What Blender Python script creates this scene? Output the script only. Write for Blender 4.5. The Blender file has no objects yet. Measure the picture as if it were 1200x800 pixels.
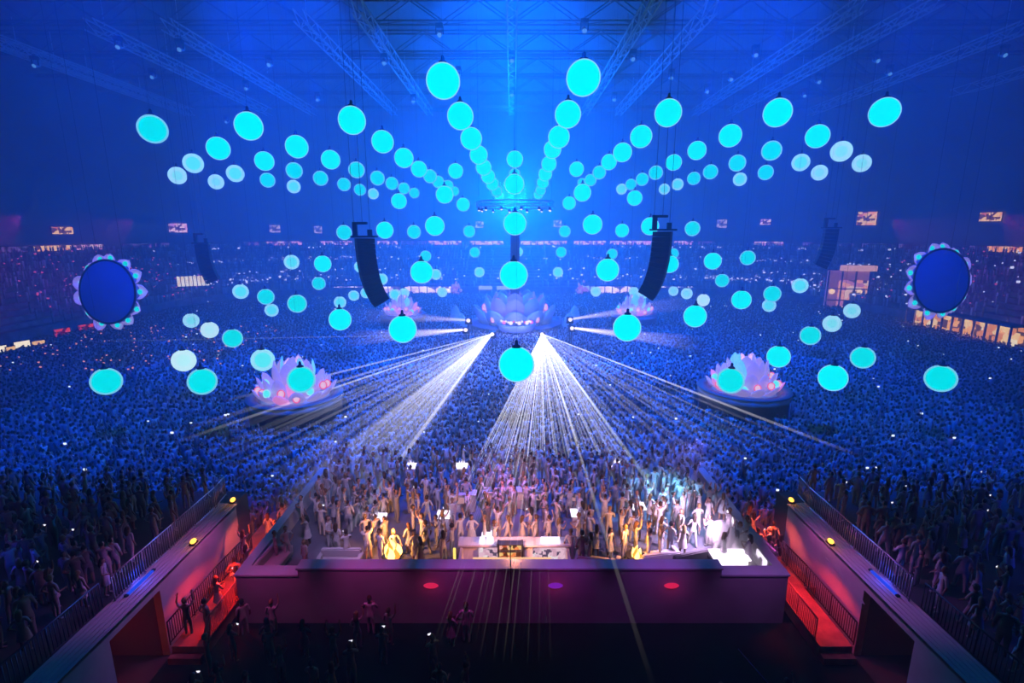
import bpy, bmesh, math, random
import numpy as np
from mathutils import Vector, Matrix, Quaternion
random.seed(7); RS = np.random.RandomState(7)
R = math.radians
sc = bpy.context.scene
C = sc.collection

# ------------------------------------------------------------------ camera
CAMZ, PITCH, F = 17.0, R(12.2), 600.0
cam_d = bpy.data.cameras.new('camera'); cam = bpy.data.objects.new('camera', cam_d); C.objects.link(cam)
cam.location = (0, 0, CAMZ); cam.rotation_euler = (R(90) - PITCH, 0, 0)
cam_d.sensor_width = 36; cam_d.lens = 18; cam_d.clip_end = 600; cam_d.clip_start = 0.05
sc.camera = cam
CP, SP = math.cos(PITCH), math.sin(PITCH)
def ray(px, py):
    x, u = (px - 600) / F, (400 - py) / F
    return Vector((x, CP + u * SP, -SP + u * CP))
def at_d(px, py, d): return Vector((0, 0, CAMZ)) + ray(px, py) * d
def at_z(px, py, z):
    r = ray(px, py); return Vector((0, 0, CAMZ)) + r * ((z - CAMZ) / r.z)
def at_y(px, py, Y):
    r = ray(px, py); return Vector((0, 0, CAMZ)) + r * (Y / r.y)
def depth(p): return p[1] * CP - (p[2] - CAMZ) * SP
def pix(p):
    d = depth(p); return 600 + F * p[0] / d, 400 - F * (p[1] * SP + (p[2] - CAMZ) * CP) / d, d

# ------------------------------------------------------------------ render look
sc.view_settings.view_transform = 'Standard'; sc.view_settings.look = 'None'
sc.view_settings.gamma = 1; sc.view_settings.use_curve_mapping = False; sc.view_settings.exposure = 0
cy = sc.cycles
cy.max_bounces = 4; cy.diffuse_bounces = 0; cy.glossy_bounces = 1; cy.transmission_bounces = 2
cy.transparent_max_bounces = 160; cy.volume_bounces = 0; cy.use_denoising = True
cy.sample_clamp_indirect = 2.0
w = bpy.data.worlds.new('world'); sc.world = w; w.use_nodes = True
w.node_tree.nodes['Background'].inputs[0].default_value = (0, 0, 0.01, 1)
w.node_tree.nodes['Background'].inputs[1].default_value = 0.0

# ------------------------------------------------------------------ materials
MATS = {}
def mat(name, col=(.5, .5, .5), rough=.7, metal=0, noise=0, scale=4, emit=None, es=0, spec=.3):
    if name in MATS: return MATS[name]
    m = bpy.data.materials.new(name); m.use_nodes = True
    nt = m.node_tree; b = nt.nodes['Principled BSDF']
    b.inputs['Base Color'].default_value = (*col, 1)
    b.inputs['Roughness'].default_value = rough; b.inputs['Metallic'].default_value = metal
    b.inputs['Specular IOR Level'].default_value = spec
    if noise:
        tc = nt.nodes.new('ShaderNodeTexCoord'); n = nt.nodes.new('ShaderNodeTexNoise')
        n.inputs['Scale'].default_value = scale; n.inputs['Detail'].default_value = 3
        r = nt.nodes.new('ShaderNodeValToRGB')
        r.color_ramp.elements[0].position = .35; r.color_ramp.elements[1].position = .65
        r.color_ramp.elements[0].color = (*[c * (1 - noise) for c in col], 1)
        r.color_ramp.elements[1].color = (*[min(1, c * (1 + noise)) for c in col], 1)
        nt.links.new(tc.outputs['Object'], n.inputs['Vector']); nt.links.new(n.outputs['Fac'], r.inputs[0])
        nt.links.new(r.outputs[0], b.inputs['Base Color'])
    if emit:
        b.inputs['Emission Color'].default_value = (*emit, 1); b.inputs['Emission Strength'].default_value = es
        m.cycles.emission_sampling = 'NONE'
    MATS[name] = m
    return m
def emat(name, col, s, sample='NONE'):
    if name in MATS: return MATS[name]
    m = bpy.data.materials.new(name); m.use_nodes = True; nt = m.node_tree; nt.nodes.clear()
    o = nt.nodes.new('ShaderNodeOutputMaterial'); e = nt.nodes.new('ShaderNodeEmission')
    e.inputs[0].default_value = (*col, 1); e.inputs[1].default_value = s
    nt.links.new(e.outputs[0], o.inputs[0]); m.cycles.emission_sampling = sample
    MATS[name] = m; return m
def patch_mat(name, cols, s, scale=(3, 3, 3), dark=.45):
    """lit interior seen behind glass: irregular bright panels and dark gaps"""
    if name in MATS: return MATS[name]
    m = bpy.data.materials.new(name); m.use_nodes = True; nt = m.node_tree; nt.nodes.clear()
    o = nt.nodes.new('ShaderNodeOutputMaterial'); e = nt.nodes.new('ShaderNodeEmission')
    tc = nt.nodes.new('ShaderNodeTexCoord'); mp = nt.nodes.new('ShaderNodeMapping')
    mp.inputs['Scale'].default_value = scale
    v = nt.nodes.new('ShaderNodeTexVoronoi'); v.distance = 'CHEBYCHEV'; v.inputs['Scale'].default_value = 1
    r = nt.nodes.new('ShaderNodeValToRGB'); r.color_ramp.interpolation = 'CONSTANT'
    r.color_ramp.elements[0].position = 0; r.color_ramp.elements[0].color = (cols[0][0] * .12, cols[0][1] * .12, cols[0][2] * .2, 1)
    r.color_ramp.elements[1].position = dark; r.color_ramp.elements[1].color = (*cols[0], 1)
    for k, c in enumerate(cols[1:]):
        el = r.color_ramp.elements.new(dark + (1 - dark) * (k + 1) / len(cols)); el.color = (*c, 1)
    nt.links.new(tc.outputs['Object'], mp.inputs[0]); nt.links.new(mp.outputs[0], v.inputs['Vector'])
    nt.links.new(v.outputs['Color'], r.inputs[0]); nt.links.new(r.outputs[0], e.inputs[0])
    e.inputs[1].default_value = s; nt.links.new(e.outputs[0], o.inputs[0]); m.cycles.emission_sampling = 'NONE'
    MATS[name] = m; return m

M_STEEL = mat('painted_steel', (.78, .80, .84), .5, 0)
M_GIRDER = mat('girder_grey', (.16, .17, .2), .6)
M_BLACK = mat('black_metal', (.02, .02, .03), .5, .2)
M_WHITEWALL = mat('white_painted_wall', (.72, .70, .74), .6, noise=.06, scale=1.5)
M_DECKWALL = mat('matt_fascia', (.42, .34, .44), .7, noise=.08, scale=.8)
M_DECKTOP = mat('blue_white_ledge', (.6, .62, .75), .5)
M_FLOORB = mat('black_carpet', (.006, .006, .009), .9, noise=.3, scale=2)
M_FIELD = mat('field_cover', (.10, .10, .12), .9, noise=.3, scale=.5)
M_SEAT = mat('terrace_seats', (.16, .15, .20), .8, noise=.5, scale=.9)
M_CURTAIN = mat('dark_curtain', (.20, .21, .26), .9, noise=.15, scale=.15)
M_ROOF = mat('roof_sheet', (.22, .24, .28), .7, noise=.15, scale=.2)
M_RAIL = mat('galvanised_rail', (.5, .5, .55), .35, .6)
M_CABLE = mat('steel_cable', (.08, .09, .13), .5, .3)
M_SPK = mat('speaker_black', (.015, .015, .02), .6)
M_CLOTHDECK = mat('deck_floor', (.20, .20, .27), .6, noise=.12, scale=1)
M_CUSH = mat('white_leatherette', (.75, .72, .78), .45)
M_WALKRED = mat('red_carpet_walkway', (.55, .22, .16), .8, noise=.2, scale=2)  # red light on the steps put into the base colour
M_LIGHTBOX = emat('lightbox', (.95, .8, 1), 2.2)

# ------------------------------------------------------------------ mesh helpers
def obj(name, bm, m=None, parent=None, smooth=False, loc=None):
    me = bpy.data.meshes.new(name)
    if isinstance(bm, tuple):
        me.from_pydata(bm[0], [], bm[1])
    else:
        bmesh.ops.recalc_face_normals(bm, faces=bm.faces)
        bm.to_mesh(me); bm.free()
    if m is not None:
        for x in (m if isinstance(m, (list, tuple)) else [m]): me.materials.append(x)
    if smooth: me.polygons.foreach_set('use_smooth', [True] * len(me.polygons))
    o = bpy.data.objects.new(name, me); C.objects.link(o)
    if parent: o.parent = parent
    if loc is not None: o.location = loc
    return o
def tag(o, label=None, cat=None, group=None, kind=None):
    if label: o['label'] = label
    if cat: o['category'] = cat
    if group: o['group'] = group
    if kind: o['kind'] = kind
    return o
def thing(name, label, cat, loc=(0, 0, 0), rotz=0, group=None):
    o = bpy.data.objects.new(name, None); C.objects.link(o); o.empty_display_size = .2
    o.location = loc; o.rotation_euler = (0, 0, rotz)
    return tag(o, label, cat, group)
def box(bm, a, b, rot=None, mi=0):
    a, b = Vector(a), Vector(b)
    vs = [bm.verts.new((x, y, z)) for x in (a.x, b.x) for y in (a.y, b.y) for z in (a.z, b.z)]
    if rot is not None:
        c = (a + b) / 2
        for v in vs: v.co = rot @ (v.co - c) + c
    for f in ((0, 1, 3, 2), (4, 6, 7, 5), (0, 4, 5, 1), (2, 3, 7, 6), (0, 2, 6, 4), (1, 5, 7, 3)):
        fc = bm.faces.new([vs[i] for i in f]); fc.material_index = mi
def tube(bm, p, q, r, r2=None, n=6, mi=0, cap=True):
    p, q = Vector(p), Vector(q); r2 = r if r2 is None else r2
    d = (q - p).normalized(); a = d.orthogonal().normalized(); b = d.cross(a)
    A = [bm.verts.new(p + (a * math.cos(t) + b * math.sin(t)) * r) for t in [2 * math.pi * i / n for i in range(n)]]
    B = [bm.verts.new(q + (a * math.cos(t) + b * math.sin(t)) * r2) for t in [2 * math.pi * i / n for i in range(n)]]
    for i in range(n):
        f = bm.faces.new((A[i], A[(i + 1) % n], B[(i + 1) % n], B[i])); f.material_index = mi; f.smooth = True
    if cap:
        bm.faces.new(A[::-1]).material_index = mi; bm.faces.new(B).material_index = mi
def lathe(bm, prof, n=32, mi=0, c=(0, 0, 0)):
    rings = []
    for r, z in prof:
        rings.append([bm.verts.new((c[0] + r * math.cos(2 * math.pi * i / n), c[1] + r * math.sin(2 * math.pi * i / n), c[2] + z)) for i in range(n)])
    for A, B in zip(rings, rings[1:]):
        for i in range(n):
            f = bm.faces.new((A[i], A[(i + 1) % n], B[(i + 1) % n], B[i])); f.material_index = mi; f.smooth = True
    return rings
def sphere(bm, c, r, u=16, v=10, mi=0, s=(1, 1, 1)):
    m = Matrix.Translation(c) @ Matrix.Diagonal((*s, 1))
    g = bmesh.ops.create_uvsphere(bm, u_segments=u, v_segments=v, radius=r, matrix=m)
    for x in g['verts']:
        for f in x.link_faces: f.material_index = mi; f.smooth = True
def BM(): return bmesh.new()
ORD = ['', 'first', 'second', 'third', 'fourth', 'fifth', 'sixth', 'seventh', 'eighth', 'ninth', 'tenth', 'eleventh', 'twelfth',
       'thirteenth', 'fourteenth', 'fifteenth', 'sixteenth', 'seventeenth', 'eighteenth', 'nineteenth', 'twentieth']
def ordn(i):
    return ORD[i] if i <= 20 else ('twenty-' + ORD[i - 20] if i < 30 else 'thirty-' + ORD[max(1, i - 30)])
def ordx(i, n, side='left', other='right'):
    if i == 1: return side + 'most'
    if i == n: return other + 'most'
    return ordn(i) + ' from ' + side

def point(name, loc, col, power, r=.1, spot=None, target=None, blend=.5, parent=None):
    l = bpy.data.lights.new(name, 'SPOT' if spot else 'POINT'); l.color = col; l.energy = power; l.shadow_soft_size = r
    if spot: l.spot_size = R(spot); l.spot_blend = blend
    o = bpy.data.objects.new(name, l); C.objects.link(o); o.location = loc
    if target is not None: o.rotation_euler = (Vector(target) - Vector(loc)).to_track_quat('-Z', 'Y').to_euler()
    return o

# ------------------------------------------------------------------ bowl geometry
BX, BY, BA, BB, BN = 0, 76, 71, 55, 4.0
def bowl(t, off=0):
    c, s = math.cos(t), math.sin(t)
    x = BA * math.copysign(abs(c) ** (2 / BN), c); y = BB * math.copysign(abs(s) ** (2 / BN), s)
    nx = math.copysign(abs(x / BA) ** (BN - 1), x) / BA; ny = math.copysign(abs(y / BB) ** (BN - 1), y) / BB
    l = math.hypot(nx, ny)
    return Vector((BX + x + off * nx / l, BY + y + off * ny / l, 0)), Vector((nx / l, ny / l, 0))
def inside(x, y, m=0): return abs(x / (BA - m)) ** BN + abs((y - BY) / (BB - m)) ** BN < 1
def strip(prof, t0, t1, n):
    """sweep a profile [(offset, z)] along the bowl curve"""
    vs, fs = [], []; k = len(prof)
    for i in range(n + 1):
        t = t0 + (t1 - t0) * i / n
        for off, z in prof:
            p, _ = bowl(t, off); vs.append((p.x, p.y, z))
    for i in range(n):
        for j in range(k - 1):
            fs.append((i * k + j, (i + 1) * k + j, (i + 1) * k + j + 1, i * k + j + 1))
    return vs, fs
T0, T1 = R(-62), R(242)
GZ = 12.6       # foot of the lit gallery
prof = [(0, 0), (0, 2.2)]
for i in range(14):
    o0, z0 = i * 24 / 14, 2.2 + (i + 1) * (GZ - 2.2 - .4) / 14
    prof += [(o0 + .02, z0), ((i + 1) * 24 / 14, z0)]
for nm, a, b in (('terrace_right', T0, R(55)), ('terrace_far', R(55), R(125)), ('terrace_left', R(125), T1)):
    tag(obj(nm, strip(prof, a, b, 60), M_SEAT), kind='structure')
wprof = [(24, GZ - .4), (24, GZ), (26.5, GZ), (26.5, GZ + 1.8), (24.2, GZ + 1.8), (24.2, GZ + 3), (25, 50)]
for nm, a, b in (('wall_right', T0, R(55)), ('wall_far', R(55), R(125)), ('wall_left', R(125), T1)):
    tag(obj(nm, strip(wprof, a, b, 60), M_CURTAIN), kind='structure')
bm = BM(); box(bm, (-100, -12, -.3), (100, 160, 0)); tag(obj('floor', bm, M_FIELD), kind='structure')
bm = BM(); box(bm, (-100, -12, 50), (100, 160, 50.4)); tag(obj('ceiling', bm, M_ROOF), kind='structure')
bm = BM(); box(bm, (-100, -12.4, 0), (100, -12, 50)); tag(obj('wall_rear', bm, M_CURTAIN), kind='structure')

# ------------------------------------------------------------------ roof trusses
def truss_bm(L, wd=1.3, ht=1.5, r=.13, step=2.4):
    bm = BM()
    for x in (-wd / 2, wd / 2):
        for z in (0, ht): tube(bm, (x, 0, z), (x, L, z), r, n=4)
    n = int(L / step)
    for i in range(n):
        y0, y1 = i * step, (i + 1) * step
        for x in (-wd / 2, wd / 2): tube(bm, (x, y0, 0 if i % 2 else ht), (x, y1, ht if i % 2 else 0), r * .6, n=4, cap=False)
        tube(bm, (-wd / 2 if i % 2 else wd / 2, y0, 0), (wd / 2 if i % 2 else -wd / 2, y1, 0), r * .6, n=4, cap=False)
    return bm
TZ = 44.5
tr = [((-60, 33), 'outermost on the left'), ((0, 57), 'second from the left wall'), ((105, 35), 'third from the left wall'), ((195, 35), 'fourth from the left wall'),
      ((350, 25), 'left of the globe fans'), ((418, 15), 'just left of the middle one'), ((600, -5), 'running down the middle of the roof'),
      ((770, 0), 'just right of the middle one'), ((835, 15), 'right of the globe fans'), ((1010, 12), 'fourth from the right wall'), ((1101, 5), 'third from the right wall'),
      ((1200, 38), 'second from the right wall'), ((1262, 70), 'outermost on the right')]
M_LAMPBLUE = emat('pale_lamp', (.15, .5, 1), .7); M_LAMPGREEN = emat('green_lamp', (.1, .9, .6), 1.0)
for k, (p, lb) in enumerate(tr):
    q = at_z(p[0], p[1], TZ); L = 134 - q.y
    t = thing('roof_truss', 'long steel lattice truss under the roof, ' + lb, 'truss', (q.x, q.y, TZ), group='roof trusses')
    obj('lattice', truss_bm(L), M_STEEL, t)
    bm = BM(); y = 0
    for z in (1.5,):
        for i in range(int(L / 14)):
            tube(bm, (0, i * 14 + 3, 1.5), (0, i * 14 + 3, 5.6), .06, n=4)
    obj('hanger', bm, M_STEEL, t)
# cross girders of the roof
for k, Y in enumerate(range(44, 136, 13)):
    bm = truss_bm(190, 1.6, 3.2, .16, 5.0)
    bmesh.ops.rotate(bm, verts=bm.verts, cent=(0, 0, 0), matrix=Matrix.Rotation(R(-90), 3, 'Z'))
    o = obj('roof_girder', bm, M_GIRDER, None, loc=(-95, Y, 46.7))
    tag(o, 'heavy lattice girder spanning the hall roof crosswise, ' + ordn(k + 1) + ' from the camera', 'girder', 'roof girders')
# moving head fixtures under the trusses
def make_fixture(em):
    t = thing('roof_spotlight', 'x', 'spotlight', (0, 0, 0), group='spotlights under the roof')
    bm = BM(); box(bm, (-.5, -.35, -.2), (.5, .35, .25)); obj('base', bm, M_BLACK, t)
    bm = BM()
    for s in (-1, 1): box(bm, (s * .5 - .06, -.1, -1.1), (s * .5 + .06, .1, -.2))
    box(bm, (-.56, -.1, -.24), (.56, .1, -.18))
    obj('yoke', bm, M_BLACK, t)
    bm = BM(); tube(bm, (0, -.3, -1.25), (0, .55, -.75), .33, .42, n=12); h = obj('head', bm, M_STEEL, t)
    bm = BM(); tube(bm, (0, -.34, -1.275), (0, -.3, -1.25), .3, n=12); obj('lens', bm, em, h)
    return t
def copy_tree(o, parent=None, label=None, loc=None, rotz=None, rename=None):
    c = o.copy(); C.objects.link(c)
    if parent: c.parent = parent
    if label: c['label'] = label
    if loc is not None: c.location = loc
    if rotz is not None: c.rotation_euler = (0, 0, rotz)
    for ch in list(o.children): copy_tree(ch, c)
    return c
fx = [(178, 82), (40, 68), (265, 137), (315, 67), (372, 110), (288, 96), (450, 65), (484, 112), (515, 30), (537, 80), (600, 62), (600, 104),
      (685, 25), (742, 60), (720, 110), (787, 83), (857, 85), (829, 100), (886, 55), (943, 105), (1029, 62), (1043, 78), (960, 88), (1178, 55), (138, 45), (210, 48)]
fx.sort()
f0 = None
for k, (x, y) in enumerate(fx):
    p = at_z(x, y, TZ - .3)
    lb = 'small spotlight clamped below the roof trusses, ' + ordx(k + 1, len(fx))
    if f0 is None: f0 = make_fixture(M_LAMPBLUE); f0.location = p; f0['label'] = lb
    else:
        c = copy_tree(f0, loc=p, label=lb)

# ------------------------------------------------------------------ hanging globes
GD = 2.0
def globe_mat(name, centre, rim, s=1.0, rimw=.55):
    m = bpy.data.materials.new(name); m.use_nodes = True; nt = m.node_tree; nt.nodes.clear()
    o = nt.nodes.new('ShaderNodeOutputMaterial'); e = nt.nodes.new('ShaderNodeEmission')
    lw = nt.nodes.new('ShaderNodeLayerWeight'); lw.inputs[0].default_value = .5
    r = nt.nodes.new('ShaderNodeValToRGB')
    r.color_ramp.elements[0].position = rimw; r.color_ramp.elements[0].color = (*centre, 1)
    r.color_ramp.elements[1].position = min(.97, rimw + .12); r.color_ramp.elements[1].color = (*rim, 1)
    nt.links.new(lw.outputs['Facing'], r.inputs[0]); nt.links.new(r.outputs[0], e.inputs[0]); nt.links.new(e.outputs[0], o.inputs[0])
    e.inputs[1].default_value = s; m.cycles.emission_sampling = 'NONE'; return m
GM = [globe_mat('globe_cyan', (0, 1.15, 1.25), (.33, .75, 1.1), rimw=.60),
      globe_mat('globe_aqua', (.0, .98, 1.05), (.22, .72, 1.0), rimw=.45),
      globe_mat('globe_pale', (.12, 1.05, 1.15), (.38, .95, 1.2), rimw=.2),
      globe_mat('globe_ice', (.26, 1.0, 1.1), (.45, .98, 1.2), rimw=.1),
      globe_mat('globe_white', (.6, 1.15, 1.2), (.7, 1.1, 1.2), rimw=.1)]
globes = [(178.9,151.2,36.5,.5),(291.5,147.7,35,0),(255.8,173.8,28.8,0),(226.4,191.3,24.5,1),(207.9,205.6,22,2),(253.2,213,18.7,2),(275.7,203.2,21.2,1),(309.8,188.7,23.7,0),(313.5,211,18.2,.5),
(347.8,171.8,28,0),(344.8,199.8,20.2,.5),(344.2,218.5,16.3,1.5),(387.5,187,23.2,0),(375.7,208.8,18,.3),(412.5,141,34,0),(448.4,166,27.2,0),(417.8,199,19.8,.3),(403.2,216,16,.5),(421.8,222.3,14.3,.5),(442.3,208.6,17.6,.3),(437.3,227,13.3,1),(459.3,214.8,15.5,.4),(473.4,220.6,14,.4),(467.6,235.6,18.7,0),(473.3,185,23.5,0),
(519.3,95,42.5,0),(539.5,136,32.5,0),(552.2,162.3,26.5,0),(561,181.5,22,0),(566.7,196,19,0),(572,206.5,17,0),(577,215.5,15,0),(582,224,13,.4),(585,229.5,11,.7),
(491,198,19.5,0),(504,206.5,16.5,.2),(513.5,213,14.7,.3),(525,217.5,13.5,.6),(521,228,21,0),(532.5,224,11.5,.7),(485.5,226,12.5,.6),(534,200.3,18.2,0),(542.8,239.5,16,0),
(683.7,91.3,43,0),(665.5,134,32.5,0),(655,160.5,26.5,0),(647.5,175,21.5,0),(643.3,192,18.5,0),(639,204,16.5,0),(636,214,14.5,0),(633.5,223,12.5,.4),(631,228,11,.7),
(603.3,186.5,20,0),(603,204,14,.6),(602.7,215.5,23.8,0),(675.7,198.2,17.8,0),(729.5,178.5,23,0),(713.7,189.8,19,0),(702.3,202,16.5,.2),(692,211,14.5,.3),(682.5,225.7,21,0),(682,214,11,.7),(667,238,16,0),(728.5,221.5,13,1.1),
(783,132.3,33.5,0),(751.3,160,27,0),(816.8,176.3,22.8,0),(789.5,190.3,19.6,0),(768.5,202.3,17.2,.3),(752.6,210,15.6,.5),(739.4,216,13.5,.8),(743.7,232,18.4,0),(778.5,221.5,13.2,1),(794,216,14.3,1),(813,209,16,.8),(832.6,201.3,18,.5),
(911.2,132,35.5,0),(855.8,159,28,0),(958,159.7,29.5,0),(904.2,176.5,24.5,.5),(864,191,20.7,.3),(867,210,16.4,1),(897.3,202,18.8,.8),(938.4,190.3,21.5,1.5),(986,177.3,26,2),(960.2,202.2,19.5,2),(1009.8,191.2,22.5,2),(1036.5,131.5,38,0),
(282,341.5,18.5,1.5),(311.6,347.6,19.8,.5),(318.3,363.3,16,1),(224,375.5,18.5,2),(245.7,386.5,20.5,2.6),(272.6,396.2,23.5,.8),(215.4,422.2,28,2.6),(237.2,446.7,34,.5),(308,421.7,27.5,1),(124.7,446.7,36,.8),
(341.8,307,18,1),(378.2,309,20.3,0),(373.6,332,16,.8),(348.2,355.6,22.6,.2),(403.3,272.3,18.3,.7),(451,269.6,20.5,0),(398.5,354,14.4,1.5),(398.6,374.2,26.5,0),(414.6,346.2,12.8,1.5),(429,343,13,1.5),(422,312.5,14,1),(447.5,327,14,1.2),(462.6,345,13,1.5),(473.6,343.3,12.3,2.3),(472,385.5,33,0),
(485.2,271.6,16.5,.2),(509.6,264.6,23.3,0),(550,271,14.5,.2),(498.8,300,13.5,.6),(494.2,318.8,27,0),(510.8,321.4,13,1),(518.2,342.2,11.8,1.8),(556.4,295.5,12.5,.8),(561.8,318.8,12.2,1),(602,322.3,33.5,0),(603.5,262,27.5,0),
(694.4,263,23.5,0),(661.8,271,14.2,.6),(729,270,16.3,0),(657.6,295.3,12.8,.4),(717.2,297.5,13.2,.4),(712,316.2,27.3,0),(653.8,318.7,12.2,1),(698.2,341.5,12.2,2),(742.8,341.8,11.8,2),(607.5,295,11,1),(734.8,383.8,33,0),(605.2,426.7,42,0),
(761.8,265,21.5,0),(811.5,267.8,18.3,.2),(835.2,305.8,20.7,0),(876.2,302,18.4,.6),(846.2,328.6,16.4,.7),(868.8,351.2,23.2,0),(789,297,13,.6),(785,309.5,21,0),(754.5,343.3,13,1.8),(789.2,341,11.8,1.8),(804.8,343.8,13.6,2.2),(824.2,351.5,15,2.6),(814.5,370.3,27.2,0),
(905,344.3,20.5,.6),(901.3,357.8,16,1.5),(937.6,334.6,18.8,1.5),(998.3,364,19,2),(975,379,21.2,1.7),(949.5,393,24,.4),(912.3,417.7,27.5,0),(976,442.5,34,0),(1011,418.8,28.5,.2),(856.2,445.7,32,.5),(1102.3,443.3,36.5,.5),(353,444.5,33,.5)]
bm = BM(); bmesh.ops.create_uvsphere(bm, u_segments=40, v_segments=24, radius=GD / 2)
for f in bm.faces: f.smooth = True
gme = []
base_me = bpy.data.meshes.new('globe'); bm.to_mesh(base_me); bm.free()
for i, g in enumerate(GM):
    m = base_me.copy(); m.name = 'globe'; m.materials.append(g); gme.append(m)
bm = BM(); lathe(bm, [(0, GD / 2 - .06), (.26, GD / 2 - .06), (.24, GD / 2 + .05), (.11, GD / 2 + .12), (.09, GD / 2 + .34), (.03, GD / 2 + .4), (0, GD / 2 + .4)], 12)
cap_me = bpy.data.meshes.new('cap'); bm.to_mesh(cap_me); bm.free(); cap_me.materials.append(M_BLACK)
bm = BM(); tube(bm, (0, 0, 0), (0, 0, 1), .007, n=4)
cab_me = bpy.data.meshes.new('cable'); bm.to_mesh(cab_me); bm.free(); cab_me.materials.append(M_CABLE)
TONE = ['glowing cyan', 'glowing aqua', 'pale aqua', 'icy pale', 'almost white']
regs = {}
for g in globes:
    x, y = g[0], g[1]
    if y < 245:
        r = ('upper far left cluster' if x < 330 else 'upper left spoke' if x < 515 else 'steep line just left of the middle' if x < 592 else
             'middle column' if x < 612 else 'steep line just right of the middle' if x < 672 else 'upper right spoke' if x < 800 else 'upper far right cluster')
    elif y < 335:
        r = ('middle-height band on the left' if x < 480 else 'middle-height band before the far stand, left half' if x < 592 else
             'middle column' if x < 612 else 'middle-height band before the far stand, right half' if x < 740 else 'middle-height band on the right')
    else:
        r = 'low globes over the left crowd' if x < 390 else 'low globes left of the stage' if x < 600 else 'low globes right of the stage' if x < 830 else 'low globes over the right crowd'
        if abs(x - 605) < 5: r = 'middle column'
    regs.setdefault(r, []).append(g)
for r, gs in regs.items():
    gs.sort(key=lambda g: g[1] if r == 'middle column' else g[0])
    for i, (x, y, s, tone) in enumerate(gs):
        kx, ky = (x - 600) / F, (y - 400) / F; th = math.hypot(kx, ky); kk = math.sqrt(1 + th * th)
        c2 = (kx / th) ** 2 if th else 0; s2 = 1 - c2
        b = s / (math.sqrt(kk * kk * c2 + s2) + math.sqrt(kk * kk * s2 + c2))
        d = F * (GD / 2) / b
        p = at_d(x, y, d)
        # ellipse centre is pushed outward a little by the wide lens
        ti = min(4, int(round(tone * 1.35 + (.3 if tone > 0 else 0))))
        pos = (['highest', 'second from the top', 'third from the top', 'fourth from the top', 'fifth from the top', 'sixth from the top', 'lowest'] + ['x'] * 9)[i] if r == 'middle column' else ordx(i + 1, len(gs))
        t = thing('globe_lamp', f'{TONE[ti]} hanging globe lamp, {r}, {pos}', 'globe lamp', p, group='hanging globe lamps')
        for nm, me in (('globe', gme[ti]), ('cap', cap_me), ('cable', cab_me)):
            o = bpy.data.objects.new(nm, me); C.objects.link(o); o.parent = t
            if nm == 'cable': o.location = (0, 0, GD / 2 + .3); o.scale = (1, 1, 49.9 - p.z - GD / 2 - .35)
            if nm == 'globe' and ti: o['label'] = TONE[ti] + ' globe'

# ------------------------------------------------------------------ line array speakers
def line_array(px, py_top, d, n, sgn, lb, hbox=.42, wb=2.0):
    top = at_d(px, py_top, d)
    t = thing('line_array', lb, 'loudspeaker', top, group='hanging line arrays')
    bm = BM(); box(bm, (-wb / 2, -.5, .05), (wb / 2, .5, .2)); box(bm, (-wb / 2 + .1, -.15, .2), (-wb / 2 + .45, .15, 1.3)); box(bm, (wb / 2 - .7, -.12, .2), (wb / 2 - .35, .12, .7))
    box(bm, (-wb / 2 + .1, -.15, 1.1), (-wb / 2 + 1.3, .15, 1.3)); obj('rigging_frame', bm, M_SPK, t)
    ang = 0; pos = Vector((0, 0, 0))
    yaw = Matrix.Rotation(R(-112) * sgn, 3, 'Z')
    for i in range(n):
        ang += R(.6 + 4.0 * (i / n) ** 1.3)
        rot = yaw @ Matrix.Rotation(-ang, 3, 'X')
        bm = BM(); vs = []
        # trapezoid cabinet, front towards +Y (the crowd), tapering to the rear
        for y, hz in ((.7, hbox / 2 + .0), (-.7, hbox / 2 - .03)):
            for x in (-wb / 2, wb / 2):
                for z in (-hz, hz): vs.append(bm.verts.new(Vector((x, y, z - hbox / 2))))
        for f in ((0, 1, 3, 2), (4, 6, 7, 5), (0, 4, 5, 1), (2, 3, 7, 6), (0, 2, 6, 4), (1, 5, 7, 3)): bm.faces.new([vs[k] for k in f])
        box(bm, (-wb / 2 - .05, -.3, -hbox + .1), (-wb / 2, .3, -.1)); box(bm, (wb / 2, -.3, -hbox + .1), (wb / 2 + .05, .3, -.1))
        for v in bm.verts: v.co = rot @ v.co + pos
        obj('cabinet', bm, M_SPK, t)
        pos = pos + rot @ Vector((0, 0, -hbox))
    bm = BM()
    for x in (-wb / 2 + .2, -wb / 2 + .9, wb / 2 - .5): tube(bm, (x, 0, 1.2 if x < 0 else .6), (x, 0, 49.5 - top.z), .02, n=5)
    obj('chain', bm, M_CABLE, t)
    return t
line_array(427, 279, 42, 13, -1, 'tall dark curved loudspeaker column hanging left of the stage')
line_array(777, 271, 42, 13, 1, 'tall dark curved loudspeaker column hanging right of the stage')
line_array(237, 286, 62, 11, -1, 'faint dark loudspeaker column in the haze before the left stand')
line_array(974, 268, 62, 11, 1, 'faint dark loudspeaker column in the haze before the right stand')

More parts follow.
